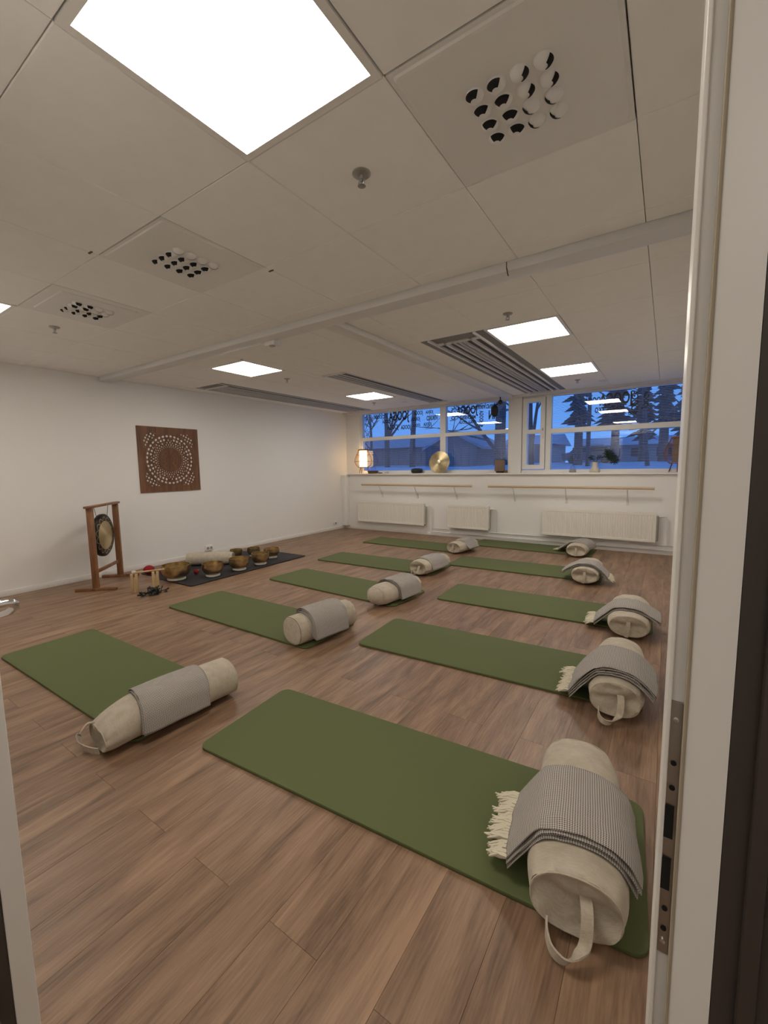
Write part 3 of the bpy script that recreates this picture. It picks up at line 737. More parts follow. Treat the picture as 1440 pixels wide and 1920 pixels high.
# ------------------------------------------------------------------ back wall fittings
def barre(x0, x1, br, label):
    t = thing('ballet_barre', label, 'barre', ((x0+x1)/2, 6.95, .943), 0, 'wall barres')
    h = (x1-x0)/2; xc = (x0+x1)/2
    MB().tube([(-h, 0, 0), (h, 0, 0)], .019, 14).build('rail', BARREW, t, True)
    for x in br:
        q = MB().tube([(x-xc, 0, -.018), (x-xc, .03, -.07), (x-xc, .08, -.15), (x-xc, .115, -.20)], .009, 8)
        q.box(x-xc-.012, x-xc+.012, -.014, .014, -.022, -.014)
        bk = q.build('bracket', TRUNK, t, True)
        MB().box(x-xc-.016, x-xc+.016, .122, .139, -.255, -.165, None, .003).build('wall_plate', TRUNK, bk, True)
barre(-5.18, -2.80, (-4.75, -3.945, -3.14), 'round beech barre above the two radiators near the corner')
barre(-2.51, -.13, (-2.09, -1.286, -.458), 'round beech barre above the wide radiator under the vase')
def radiator(x0, x1, label):
    z0, z1 = .185, .595; xc = (x0+x1)/2; h = (x1-x0)/2
    t = thing('radiator', label, 'radiator', (xc, 7.02, 0), 0, 'panel radiators under the windows')
    n = int(2*h/.0333); vs = []; fs = []
    prof = [0, 0, .006, .006]
    xs = [-h+.004]
    cols_ = []
    p = (2*h-.03)/n
    cols_.append((-h, 0))
    for i in range(n):
        xa = -h+.015+i*p
        cols_ += [(xa+.001, 0), (xa+.006, .0055), (xa+p-.013, .0055), (xa+p-.008, 0)]
    cols_.append((h, 0))
    zs = [(z0, 0), (z0+.028, 0), (z0+.04, 1), (z1-.04, 1), (z1-.028, 0), (z1, 0)]
    m = len(cols_)
    for zz, on in zs:
        for x, d in cols_: vs.append((x, -.048+d*on, zz))
    for j in range(len(zs)-1):
        for i in range(m-1): fs.append((j*m+i, j*m+i+1, (j+1)*m+i+1, (j+1)*m+i))
    MB().add(vs, fs).build('front_panel', RADW, t)
    MB().box(-h, h, -.047, .03, z0, z0+.012).box(-h, -h+.003, -.047, .03, z0, z1).box(h-.003, h, -.047, .03, z0, z1).box(-h+.01, h-.01, .028, .032, z0+.01, z1-.01).build('casing', RADW, t)
    g = MB(); k = int(2*h/.05)
    for i in range(k): g.box(-h+.01+i*(2*h-.02)/k, -h+.01+(i+1)*(2*h-.02)/k-.012, -.035, .022, z1-.006, z1+.002)
    g.box(-h, h, -.0485, -.036, z1-.008, z1+.004); g.box(-h, h, .022, .03, z1-.008, z1+.004)
    g.build('top_grille', RADW, t)
    MB().tube([(h+.002, -.01, z1-.045), (h+.03, -.01, z1-.045)], .012, 10).build('valve_body', CHROME, t, True)
    MB().lathe([(.0, 0), (.017, .0), (.019, .02), (.017, .05), (0, .052)], 14, Matrix.Translation((h+.028, -.01, z1-.045)) @ Matrix.Rotation(PI/2, 4, 'Y')).build('thermostat_knob', PLASTIC, t, True)
    MB().tube([(h+.025, -.01, z1-.06), (h+.025, -.01, z0+.02), (h+.0, -.01, z0+.02)], .006, 8).build('supply_pipe', STEEL, t, True)
    MB().tube([(h+.03, .0, z1-.05), (h+.12, .02, z1-.055), (h+.135, .025, z1-.09), (h+.135, .030, .150)], .0075, 8).build('riser_pipe', TRUNK, t, True)
radiator(-5.31, -3.76, 'wide cream panel radiator in the corner below the lit lamp')
radiator(-3.28, -2.51, 'short cream panel radiator between the two wider ones')
radiator(-1.63, -.09, 'wide cream panel radiator below the vase and hourglass')
o = MB().tube([(-3.60, 7.072, .135), (.33, 7.072, .135)], .008, 8).build('heating_pipe', TRUNK, None, True); tag(o, 'upper white heating pipe running along the radiator wall', 'pipe', 'heating pipes')
o = MB().tube([(-3.66, 7.055, .19), (-3.66, 7.055, .085), (-3.645, 7.055, .07), (-3.62, 7.055, .068), (.33, 7.055, .068)], .009, 8).build('heating_pipe', TRUNK, None, True); tag(o, 'lower white heating pipe just above the skirting board', 'pipe', 'heating pipes')
# wall socket
t = thing('wall_socket', 'white double wall socket low behind the singing bowls', 'socket', (XL, 3.79, .115))
MB().box(0, .03, -.06, .06, -.04, .04, None, .006).build('housing', PLASTIC, t, True)
for y in (-.028, .028): MB().lathe([(.0, .022), (.016, .022), (.019, .0315), (.021, .0315)], 16, Matrix.Translation((0, y, 0)) @ Matrix.Rotation(PI/2, 4, 'Y')).build('outlet', SAND, t, True)
t = thing('corner_socket', 'small white socket low on the left wall near the corner', 'socket', (XL, 6.75, .14))
MB().box(0, .025, -.04, .04, -.035, .035, None, .005).build('housing', PLASTIC, t, True)
MB().lathe([(.0, .02), (.016, .02), (.019, .0265)], 16, Matrix.Rotation(PI/2, 4, 'Y')).build('outlet', CORD, t, True)

# carved wooden wall panel
t = thing('carved_panel', 'square carved wooden mandala panel with pierced fretwork on wall', 'wall panel', (XL+.002, 3.284, 1.002))
PWd, PH = .860, .878
N_ = 230
def carve(u, v):
    """u,v in -1..1 -> (solid, height)"""
    a = math.atan2(v, u); r = math.hypot(u, v)
    if max(abs(u), abs(v)) > .86: return True, .015
    if max(abs(u), abs(v)) > .81: return True, .011
    if abs(r-.79) < .022: return True, .014
    if abs(r-.37) < .018: return True, .014
    if r < .355:
        h = .009+.005*math.cos(12*a)*math.sin(r*PI/.36)+.004*math.cos(r*58)
        return True, h
    if r < .79:
        q1 = math.sin(18*a+r*30)*math.sin(18*a-r*30)
        q2 = math.sin(36*a)*math.sin(r*44)
        lob = math.cos(8*a)*.10+.585
        if abs(r-lob) < .018: return True, .014
        if r > lob+.018 and q1 > .20: return False, 0
        if r < lob-.018 and q2 > .32: return False, 0
        return True, .007+.004*(q1 if r > lob else q2)
    q = math.sin(u*44+v*14)*math.sin(v*44-u*14)
    c_ = abs(u)+abs(v)
    if q > .22 and 1.16 < c_ < 1.46: return False, 0
    return True, .008+.004*q
grid = [[carve(-1+2*(i+.5)/N_, -1+2*(j+.5)/N_) for j in range(N_)] for i in range(N_)]
grid = [[(a, h*.72) for a, h in row_] for row_ in grid]
cuts = [0, int(N_*.29), int(N_*.675), N_]
for bi in range(3):
    b = MB(); i0, i1 = cuts[bi], cuts[bi+1]
    cell = PWd/N_; ch = PH/N_; g = .0012
    for i in range(i0, i1):
        for j in range(N_):
            sol, h = grid[i][j]
            if not sol: continue
            ya = -PWd/2+i*cell+(g if i == i0 and bi else 0); yb = -PWd/2+(i+1)*cell-(g if i == i1-1 and bi < 2 else 0); za, zb = j*ch, (j+1)*ch
            b.add([(h, ya, za), (h, yb, za), (h, yb, zb), (h, ya, zb)], [(0, 1, 2, 3)])
            for di, dj, e in ((-1, 0, ((ya, za), (ya, zb))), (1, 0, ((yb, zb), (yb, za))), (0, -1, ((yb, za), (ya, za))), (0, 1, ((ya, zb), (yb, zb)))):
                ii, jj = i+di, j+dj
                h2 = 0
                if i0 <= ii < i1 and 0 <= jj < N_ and grid[ii][jj][0]: h2 = grid[ii][jj][1]
                if h2 < h-1e-6:
                    (p, q), (p2, q2) = e
                    b.add([(h, p, q), (h, p2, q2), (h2, p2, q2), (h2, p, q)], [(0, 1, 2, 3)])
    me = b.mesh('board'); link('board', me, PANELW, t)

# ------------------------------------------------------------------ yoga mats
def mat_mesh(L, W, T, r=.045, e=.0016):
    def ring(hx, hy, rr, z):
        pts = []
        for c in range(4):
            cx, cy = [(1, 1), (-1, 1), (-1, -1), (1, -1)][c]
            for j in range(7):
                a = c*PI/2+PI/2*j/6; pts.append((cx*(hx-rr)+rr*math.cos(a), cy*(hy-rr)+rr*math.sin(a), z))
        return pts
    rg = [ring(L/2-e, W/2-e, r-e, 0), ring(L/2, W/2, r, e), ring(L/2, W/2, r, T-e), ring(L/2-e*.4, W/2-e*.4, r, T-e*.3), ring(L/2-e*1.3, W/2-e*1.3, r, T)]
    m = len(rg[0]); vs = [p for q in rg for p in q]
    fs = [(a*m+i, a*m+(i+1) % m, (a+1)*m+(i+1) % m, (a+1)*m+i) for a in range(len(rg)-1) for i in range(m)]
    fs += [tuple(range(m))[::-1], tuple((len(rg)-1)*m+i for i in range(m))]
    b = MB().add(vs, fs); me = b.mesh('yoga_mat'); fix(me, True, 50); return me
MATME = mat_mesh(1.80, .59, .0145); MATME.materials.append(MATG)
order = ['first from the doorway', 'second from the doorway', 'third from the doorway', 'fourth from the doorway', 'last, against the radiator wall']
MT = dict(R1=(-.895, 1.410, 4), R2=(-.96, 2.71, 2.8), R3=(-.94, 3.955, 2.0), R4=(-1.455, 5.32, 1.8), R5=(-1.73, 6.735, -1.2),
          L1=(-2.965, 1.175, .8), L2=(-3.0, 2.40, .3), L3=(-2.94, 3.545, -2.3), L4=(-3.18, 4.675, 1.6), L5=(-3.43, 6.075, -.6))
for k, (x, y, a) in MT.items():
    o = link('yoga_mat', MATME, None); o.location = (x, y, .0002); o.rotation_euler = (0, 0, math.radians(a))
    rowtxt = 'gong-side row' if k[0] == 'L' else 'row farther from the gong'
    tag(o, 'green yoga mat in the %s, %s' % (rowtxt, order[int(k[1])-1]), 'yoga mat', 'green yoga mats')
MT_K = mat_mesh(1.85, .66, .006, .03, .002)
o = link('black_mat', MT_K, MATK); o.location = (-4.70, 3.545, .0065); o.rotation_euler = (0, 0, PI/2+.02); tag(o, 'black mat carrying the front row of singing bowls', 'mat')
MT_K2 = mat_mesh(1.62, .72, .006, .03, .002)
o = link('black_mat', MT_K2, MATK); o.location = (-5.15, 3.46, .0003); o.rotation_euler = (0, 0, PI/2+.03); tag(o, 'black mat along the wall under the plain bolster', 'mat')

# ------------------------------------------------------------------ bolsters with folded blankets
def bolster_mesh(L, Wd, Ht, near, far, seed):
    """axis along local Y, near end at -L/2; near/far: 'dent', 'flat', 'round'"""
    a_, b_ = Wd/2, Ht/2; n = 56
    def sec(phi):
        c, s = math.cos(phi), math.sin(phi)
        ex = .86; x = a_*math.copysign(abs(c)**ex, c)
        z = b_+b_*math.copysign(abs(s)**(.78 if s < 0 else .95), s)
        return x, z
    off = Vector((seed*3.7, seed*1.3, seed*.7))
    rings = []
    def capstyle(st): return dict(dent=(-.016, .020, .86), hollow=(-.014, .02, .90), flat=(.006, .006, .975), round=(.055, .03, .86))[st]
    def cap(side, st):
        d, fil, sh = capstyle(st); out = []
        for k in range(11):
            rho = 1-k/10.0
            ax = d*(1-rho**2.2)
            out.append((rho*sh*.965, L/2+ax, 'cap'))
        return out
    prof = []
    nc = cap(-1, near); fc = cap(1, far)
    for rho, ax, _ in nc[::-1]: prof.append((rho, -ax, 1))
    shN, shF = capstyle(near)[2], capstyle(far)[2]; M_ = 34
    for k in range(M_+1):
        t = -1+2*k/M_; y = t*(L/2-.004)
        q_ = near if t < 0 else far; st0 = .60 if q_ in ('dent', 'round') else .85
        e = 1-max(0, (abs(t)-st0)/(1-st0))**2.2*(1-(shN if t < 0 else shF))
        prof.append((e, y, 0))
    for rho, ax, _ in fc: prof.append((rho, ax, 1))
    vs = []; fs = []
    rnd = random.Random(seed); ph = rnd.random()*6
    for (rho, y, iscap) in prof:
        for i in range(n):
            phi = 2*PI*i/n; x, z = sec(phi)
            zc = b_*.96; x2 = x*rho; z2 = zc+(z-zc)*rho; yy = y
            p = Vector((x2*9, y*6, z2*9))+off
            nz = noise.noise(p); nz2 = noise.noise(p*2.3)
            st = near if y < 0 else far
            if iscap:
                amp = .024 if st in ('dent', 'hollow') else .005
                w_ = math.sin(PI*min(1, rho))*.8+.2*(1-rho)
                yy += (nz*amp+nz2*amp*.7)*w_
                if st in ('dent', 'hollow'):
                    # slumped fabric: crease across the end
                    yy += (-.02 if y > 0 else .02)*math.exp(-((z2-zc*1.05)/.022)**2)*w_
            else:
                edge = max(0, (abs(y)-L/2+.12)/.12)
                gather = math.sin(phi*9+ph+nz*3)*.0035*edge if st in ('dent', 'hollow') else math.sin(phi*14+ph)*.0012*edge
                g2 = 1+(nz*.022+nz2*.010)+gather/ a_
                x2 *= g2; z2 = zc+(z2-zc)*(g2 if z2 > zc else 1)
            if st == 'hollow':
                ef = min(1, max(0, (abs(y)-L/2+.20)/.20)); z2 *= 1-.40*ef**1.6
            vs.append((x2, yy, max(z2, 0.0)))
    m = len(prof)
    for j in range(m-1):
        for i in range(n):
            k2 = (i+1) % n; fs.append((j*n+i, j*n+k2, (j+1)*n+k2, (j+1)*n+i))
    b = MB().add(vs, fs); me = b.mesh('body'); fix(me, True, 75); return me, prof, sec, capstyle
def ribbon(pts, widths, wdir, th=.004):
    P0 = [Vector(p) for p in pts]; W0 = [Vector(q).normalized() for q in wdir]; Q = [P0[0]*2-P0[1]]+P0+[P0[-1]*2-P0[-2]]
    pts = []; wd2 = []; wid = []
    for i in range(len(P0)-1):
        for k in range(5):
            t = k/5; p0, p1, p2, p3 = Q[i:i+4]
            pts.append(.5*((2*p1)+(p2-p0)*t+(2*p0-5*p1+4*p2-p3)*t*t+(3*p1-p0-3*p2+p3)*t**3)); wd2.append(W0[i].lerp(W0[i+1], t)); wid.append(widths[i])
    pts.append(P0[-1]); wd2.append(W0[-1]); wid.append(widths[-1]); wdir = wd2; widths = wid
    b = MB(); m = len(pts); vs = []; fs = []
    for i, p in enumerate(pts):
        d = (pts[min(i+1, m-1)]-pts[max(0, i-1)]).normalized(); wv = Vector(wdir[i]).normalized(); wv = (wv-d*wv.dot(d)).normalized(); nn = d.cross(wv).normalized()
        hw = widths[i]/2
        for a, c in ((-1, -1), (1, -1), (1, 1), (-1, 1)): vs.append(p+wv*hw*a+nn*th/2*c)
    for i in range(m-1):
        for k in range(4):
            k2 = (k+1) % 4; fs.append((i*4+k, i*4+k2, (i+1)*4+k2, (i+1)*4+k))
    fs += [(3, 2, 1, 0), tuple((m-1)*4+k for k in range(4))]
    return b.add(vs, fs)
def smooth_path(P, n):
    P = [Vector((*p, 0)) for p in P]; out = []
    Q = [P[0]*2-P[1]]+P+[P[-1]*2-P[-2]]
    for i in range(1, len(Q)-2):
        for k in range(n):
            t = k/n; p0, p1, p2, p3 = Q[i-1:i+3]
            out.append(.5*((2*p1)+(p2-p0)*t+(2*p0-5*p1+4*p2-p3)*t*t+(3*p1-p0-3*p2+p3)*t**3))
    out.append(P[-1]); return out
TAS = []
for sd in range(4):
    rnd = random.Random(40+sd); b = MB()
    for k in range(7):
        a = rnd.uniform(-.006, .006); e = rnd.uniform(-.016, .016); l = rnd.uniform(.055, .078); zz = rnd.uniform(-.004, .006)
        b.tube([(0, a*.6, zz*.4), (-l*.3, a, zz+.002), (-l*.7, a+e*.5, zz*.6), (-l, a+e, rnd.uniform(-.006, .004))], [.0035, .0045, .0042, .0022], 5)
    me = b.mesh('tassel'); fix(me, True, 60); me.materials.append(FRINGE); TAS.append(me)
def make_set(key, x, y, rot, L, Wd, Ht, near, far, seed, bl, strap, where, z0=.0153):
    """bl: dict of the blanket: y0,y1 (along the bolster), left/right reach, layers, skew, fringe side"""
    root = thing('bolster', 'linen bolster cushion %s' % where, 'bolster', (x, y, z0), math.radians(rot), 'linen yoga bolsters')
    me, prof, sec, cst = bolster_mesh(L, Wd, Ht, near, far, seed)
    link('body', me, LINEN, root)
    # seam piping round the ends
    for side, st in ((-1, near), (1, far)):
        sh = cst(st)[2]; pts = []
        for i in range(40):
            xx, zz = sec(2*PI*i/40); zc = Ht/2*.96
            s0 = sh*.99; hz_ = .60 if st == 'hollow' else 1.0
            pts.append((xx*s0, side*(L/2-.003), max((zc+(zz-zc)*s0)*hz_, .004)))
        MB().tube(pts, .0018 if key == 'L2' else .0028, 5, closed=True).build('seam_piping', CORD if st == 'flat' and key == 'L2' else STRAP, root, True)
    if strap == 'loop':
        yb = -L/2
        pts = [(.02, yb+.035, Ht*.62), (.028, yb-.005, Ht*.60), (.030, yb-.030, Ht*.45), (.026, yb-.045, Ht*.25), (.010, yb-.062, .035), (-.020, yb-.072, .012), (-.050, yb-.062, .012), (-.066, yb-.035, .022), (-.070, yb-.004, .045)]
        ribbon(pts, [.030]*9, [(1, 0, 0), (1, 0, 0), (1, -.1, 0), (1, -.3, .2), (.8, -.5, .6), (.1, -.3, 1), (-.1, .1, 1), (0, .2, 1), (0, .2, 1)], .005).build('carry_strap', STRAP, root, True)
    elif strap == 'side':
        yb = -L/2; s_ = -1
        pts = [(s_*.05, yb+.02, Ht*.56), (s_*.085, yb-.01, Ht*.50), (s_*.10, yb-.035, Ht*.32), (s_*.095, yb-.045, .05), (s_*.06, yb-.045, .018), (s_*.0, yb-.03, .014), (.05, yb-.012, .018)]
        ribbon(pts, [.03]*7, [(1, 0, .4), (1, 0, .4), (1, -.4, .2), (.6, -.8, .3), (0, -.3, 1), (0, -.2, 1), (0, -.1, 1)], .005).build('carry_strap', STRAP, root, True)
    elif strap == 'flat':
        yb = -L/2-(.002)
        pts = [(.0, yb+.0, Ht*.72), (.0, yb-.012, Ht*.5), (-.004, yb-.016, Ht*.28), (-.01, yb-.012, Ht*.06)]
        ribbon(pts, [.026]*4, [(1, 0, 0)]*4, .005).build('carry_strap', STRAP, root, True)
    elif strap == 'zip':
        yb = -L/2-.03
        MB().tube([(-.09, yb+.012, .055), (-.04, yb-.004, .052), (.02, yb-.006, .05), (.075, yb+.006, .052)], .003, 5).build('zip_seam', STRAP, root, True)
    if not bl: return root
    bk = thing('folded_blanket', 'folded grey woven blanket on the bolster %s' % where, 'blanket', (x, y, z0), math.radians(rot+bl.get('rot', 0)), 'folded grey woven blankets')
    fl = bl.get('flip', 1)
    a_, b_ = Wd/2, Ht/2
    lay = bl.get('layers', 3); th = bl.get('th', .011)
    lz = bl.get('lz', .022); rz_ = bl.get('rz', .06); lx = bl['left']; rx = bl['right']
    for q in range(lay):
        o_ = .006+q*th*.95
        hug_l = lx < .0155; hug_r = rx < .0155
        arc = []
        for k in range(13):
            ph = PI*(.97-.94*k/12); xx, zz = sec(ph)
            nx, nz = math.cos(ph)/a_, math.sin(ph)/b_; nl = math.hypot(nx, nz)
            px_, pz_ = xx+nx/nl*o_, zz+nz/nl*o_
            if not hug_l and xx < -a_*bl.get('lcut', .72): continue
            if not hug_r and xx > a_*bl.get('rcut', .66): continue
            arc.append((px_, pz_))
        base = [(-a_-lx-o_*.3, lz+q*th*.9)] if not hug_l else [(-a_-o_-lx, lz)]
        if not hug_l: base.append(((base[0][0]+arc[0][0])*.5, (base[0][1]+arc[0][1])*.5+.004))
        if hug_r: tail = [(a_+o_+rx, rz_-q*.004)]
        else:
            e = (a_+rx+o_*.4, rz_+q*th*.9); tail = [((e[0]+arc[-1][0])*.5, (e[1]+arc[-1][1])*.5+.004), e]
        path = smooth_path(base+arc+tail, 6)
        y0, y1 = bl['y0']+bl.get('step', .008)*(lay-1-q)*-.4+random.Random(seed+q).uniform(-.004, .004), bl['y1']+random.Random(seed+9+q).uniform(-.006, .006)
        ny = 9; vs = []; fs = []; uvs = []; s = 0.0; m = len(path)
        ring_n = 2*ny+2
        for i, p in enumerate(path):
            if i: s += (p-path[i-1]).length
            d = (path[min(i+1, m-1)]-path[max(i-1, 0)]); d.normalize(); nn = Vector((-d.y, d.x, 0))
            f = i/(m-1); sk = bl.get('skew', 0)*(f-.5); nar = bl.get('taper', 0)*(f-.5)
            tops = []; bots = []
            for k in range(ny):
                v = k/(ny-1); yy = y0+sk+nar+(y1-y0-2*nar)*v
                wob = .006*noise.noise(Vector((p.x*14+seed, yy*12, q*3)))+.004*noise.noise(Vector((p.x*30, yy*25+seed, q)))
                edge = .35 if k in (0, ny-1) else 1.0
                yy2 = yy+(.006*noise.noise(Vector((p.x*9, seed+q, k*.2))))
                tops.append(((p.x+nn.x*(th*.5*edge+wob))*fl, yy2, max(.004, p.y+nn.y*(th*.5*edge+wob))))
                bots.append(((p.x-nn.x*(th*.46*edge-wob))*fl, yy2, max(.0015, p.y-nn.y*(th*.46*edge-wob))))
            e0 = ((p.x+nn.x*0)*fl, y0+sk+nar-.003, max(.003, p.y)); e1 = (p.x*fl, y1+sk-nar+.003, max(.003, p.y))
            ring = [e0]+tops+[e1]+bots[::-1]
            vs += ring; uvs += [(s, y0-.006)]+[(s, y0+(y1-y0)*k/(ny-1)) for k in range(ny)]+[(s, y1+.006)]+[(s+.004, y0+(y1-y0)*k/(ny-1)) for k in range(ny)][::-1]
        for i in range(m-1):
            for k in range(ring_n):
                k2 = (k+1) % ring_n; fs.append((i*ring_n+k, i*ring_n+k2, (i+1)*ring_n+k2, (i+1)*ring_n+k))
        fs += [tuple(range(ring_n))[::-1], tuple((m-1)*ring_n+k for k in range(ring_n))]
        me = bpy.data.meshes.new('fold_layer'); me.from_pydata(vs, [], fs)
        ul = me.uv_layers.new(name='UVMap')
        for lp in me.loops: ul.data[lp.index].uv = uvs[lp.vertex_index]
        bm = bmesh.new(); bm.from_mesh(me); bmesh.ops.recalc_face_normals(bm, faces=bm.faces[:])
        for f_ in bm.faces: f_.smooth = True
        bm.to_mesh(me); bm.free()
        link('fold_layer', me, WEAVE, bk)
        last = path
    # fringe tassels along the start of the cloth
    n = bl.get('tassels', 15); rnd = random.Random(seed*5)
    p = last[0]; p1 = last[1]
    sk = bl.get('skew', 0)*-.5; nar = bl.get('taper', 0)*-.5
    for k in range(n):
        v = (k+.5)/n; o = link('tassel', TAS[rnd.randrange(4)], None, bk)
        yy = bl['y0']+sk+nar+(bl['y1']-bl['y0']-2*nar)*v
        hang = bl.get('hang', 0)
        o.location = ((p.x+.004)*fl, yy, max(.012, p.y)); sc = rnd.uniform(.85, 1.2)*bl.get('tl', 1.0)
        o.rotation_euler = (0, math.radians(hang+rnd.uniform(-6, 3)), (0 if fl > 0 else PI)+rnd.uniform(-.25, .25)); o.scale = (sc, 1.25, 1.1)
    return root
P1 = dict(y0=-.215, y1=.080, left=.055, right=.017, rz=.105, rcut=.93, lz=.045, tl=1.15, layers=3, skew=.0, tassels=17, th=.013, hang=-18)
make_set('R1', -.195, 1.435, 8, .63, .27, .20, 'dent', 'dent', 3, P1, 'loop', 'first from the doorway, away from the gong')
make_set('R2', -.178, 2.645, 2, .66, .262, .20, 'dent', 'dent', 4, dict(y0=-.27, y1=.04, left=.085, right=.034, rz=.115, rcut=.75, layers=4, th=.011, skew=-.03, tassels=16, hang=-10), 'loop', 'second from the doorway, away from the gong')
make_set('R3', -.195, 3.80, 2, .62, .285, .175, 'dent', 'dent', 5, dict(y0=-.21, y1=.045, left=.09, right=.055, rz=.105, layers=2, th=.018, skew=-.03, tassels=15, hang=-10), 'flat', 'third from the doorway, away from the gong')
make_set('R4', -.695, 5.17, 2, .60, .285, .185, 'dent', 'dent', 6, dict(y0=-.24, y1=.01, left=.07, right=.08, rz=.085, lz=.06, layers=3, th=.011, flip=-1, tassels=14, hang=-35), 'flat', 'fourth from the doorway, away from the gong')
make_set('R5', -1.0, 6.56, 0, .56, .28, .17, 'dent', 'dent', 7, dict(y0=-.10, y1=.22, left=.13, right=.014, rz=.09, lz=.03, layers=1, th=.036, rot=-14, tassels=12), 'flat', 'by the radiator wall, away from the gong')
make_set('L1', -2.115, 1.115, -5, .665, .235, .19, 'hollow', 'flat', 8, dict(y0=-.16, y1=.17, left=.012, right=.008, rz=.045, lz=.085, layers=2, th=.010, skew=-.04, tassels=16, tl=.7, hang=-30), 'side', 'first from the doorway, gong side')
make_set('L2', -2.185, 2.37, -9, .55, .225, .205, 'flat', 'flat', 9, dict(y0=-.16, y1=.16, left=.012, right=.010, rz=.05, lz=.09, layers=4, th=.010, skew=-.02, tassels=16, tl=.7, hang=-30), None, 'second from the doorway, gong side')
make_set('L3', -2.165, 3.42, -7, .58, .25, .185, 'round', 'dent', 10, dict(y0=-.10, y1=.20, left=.012, right=.012, rz=.045, lz=.08, layers=3, th=.010, skew=.02, tassels=14, tl=.6, hang=-30), 'zip', 'third from the doorway, gong side')
make_set('L4', -2.375, 4.575, -6, .56, .26, .18, 'dent', 'dent', 11, dict(y0=-.17, y1=.17, left=.012, right=.014, rz=.06, lz=.07, layers=1, th=.022, tassels=14, tl=.6, hang=-30), 'loop', 'fourth from the doorway, gong side')
make_set('L5', -2.53, 5.93, -9, .52, .26, .165, 'dent', 'dent', 12, dict(y0=-.10, y1=.18, left=.012, right=.05, rz=.06, lz=.07, layers=1, th=.024, tassels=12, tl=.6, hang=-30), 'flat', 'by the radiator wall, gong side')
r_ = make_set('K', -5.12, 3.40, 0, .60, .19, .165, 'dent', 'flat', 13, None, None, '', .0128)
r_.rotation_euler = (0, 0, math.radians(128)); r_['label'] = 'plain linen bolster without blanket on the black mat by the wall'

# ------------------------------------------------------------------ gong and stand
ga = math.radians(133.7); gc = (-5.345, 2.225)
t = thing('gong_stand', 'brown wooden gong stand with two posts and feet', 'gong stand', (*gc, 0), ga)
for s in (-1, 1):
    MB().box(s*.305-.020, s*.305+.020, -.030, .030, .03, .905, None, .003).build('post', GONGW, t, True)
    ft = MB().box(s*.305-.022, s*.305+.022, -.205, .205, .0, .032, None, .004).build('foot', GONGW, t, True)
MB().box(-.365, .365, -.034, .034, .905, .928, None, .004).build('top_beam', GONGW, t, True)
MB().box(-.285, .285, -.012, .012, .185, .22, None, .003).build('crossbar', GONGW, t, True)
g = thing('gong', 'round bronze gong with dark patterned rim hanging in stand', 'gong', (*gc, .568), ga)
R_ = .243
dsc = MB().lathe([(0, .012), (.06, .011), (.14, .006), (.20, .0), (.232, -.004), (.243, -.012), (.243, -.040), (.240, -.040), (.238, -.014), (.23, -.008), (.14, .002), (.0, .008)], 64, Matrix.Rotation(PI/2, 4, 'X'))
dsc = dsc.build('disc', GONG, g, True, 30)
for s in (-1, 1): MB().tube([(s*.12, .018, .205), (s*.17, .02, .335)], .003, 6).build('cord', CORD, g, True)

# chime stand of pale wood and hoof rattle
t = thing('wooden_clapper_stand', 'pale wooden slotted blocks bridged by a dowel beside the gong', 'instrument', (-4.66, 2.29, 0), math.radians(62))
for s in (-1, 1):
    xb = -.10 if s < 0 else .10
    MB().box(xb-.034, xb-.007, -.045, .045, 0, .20, None, .004).build('block', PALE, t, True)
    MB().box(xb+.007, xb+.034, -.045, .045, 0, .20, None, .004).build('block', PALE, t, True)
    MB().box(xb-.007, xb+.007, -.04, .04, 0, .165).build('block_core', PALE, t)
MB().tube([(-.11, 0, .209), (.19, .02, .209)], .009, 10).build('dowel', PALE, t, True)
MB().sphere((-.10, 0, .215), .026, 10, (1, 1, .85)).build('bead', CERAM, t, True)
rnd = random.Random(5)
t = thing('hoof_rattle', 'tangled bunch of black hoof rattles on the floor', 'rattle', (-4.43, 2.255, 0), .3)
for k in range(90):
    a = rnd.uniform(0, 2*PI); r = min(.09, abs(rnd.gauss(0, .045))); x, y = r*math.cos(a)*.8, r*math.sin(a)*1.5
    d = Vector((rnd.uniform(-1, 1), rnd.uniform(-1, 1), rnd.uniform(-.1, .6))).normalized()*.045; z0 = rnd.uniform(.008, .07*max(.15, 1-r/.14))
    MB().tube([(x, y, z0), Vector((x, y, z0))+d*.5, Vector((x, y, max(z0, .012)))+d], [.003, .007, .009], 6).build('hoof', SHELLS, t, True)

# ------------------------------------------------------------------ singing bowls on ring cushions
def bowl_mesh(D, h):
    R0 = D/2; o = [(0, 0), (R0*.40, 0), (R0*.62, h*.06), (R0*.84, h*.25), (R0*.97, h*.52), (R0*1.0, h*.72), (R0*.975, h*.92), (R0*.985, h)]
    th = .005
    i_ = [(R0*.985-th*1.3, h), (R0*.975-th, h*.9), (R0-th, h*.72), (R0*.97-th, h*.52), (R0*.84-th, h*.27), (R0*.62-th, h*.06+th), (R0*.4, th), (0, th)]
    me = MB().lathe(o+i_, 40).mesh('singing_bowl'); fix(me, True, 35); return me
def ring_mesh(R):
    b = MB(); pts = []; rs = []
    n = 28
    for k in range(n):
        a = 2*PI*k/n; pts.append((R*math.cos(a), R*math.sin(a), .0165)); rs.append(.0155+.0012*math.sin(k*2.3))
    b.tube(pts, rs, 8, closed=True)
    me = b.mesh('ring_cushion'); fix(me, True, 60); return me
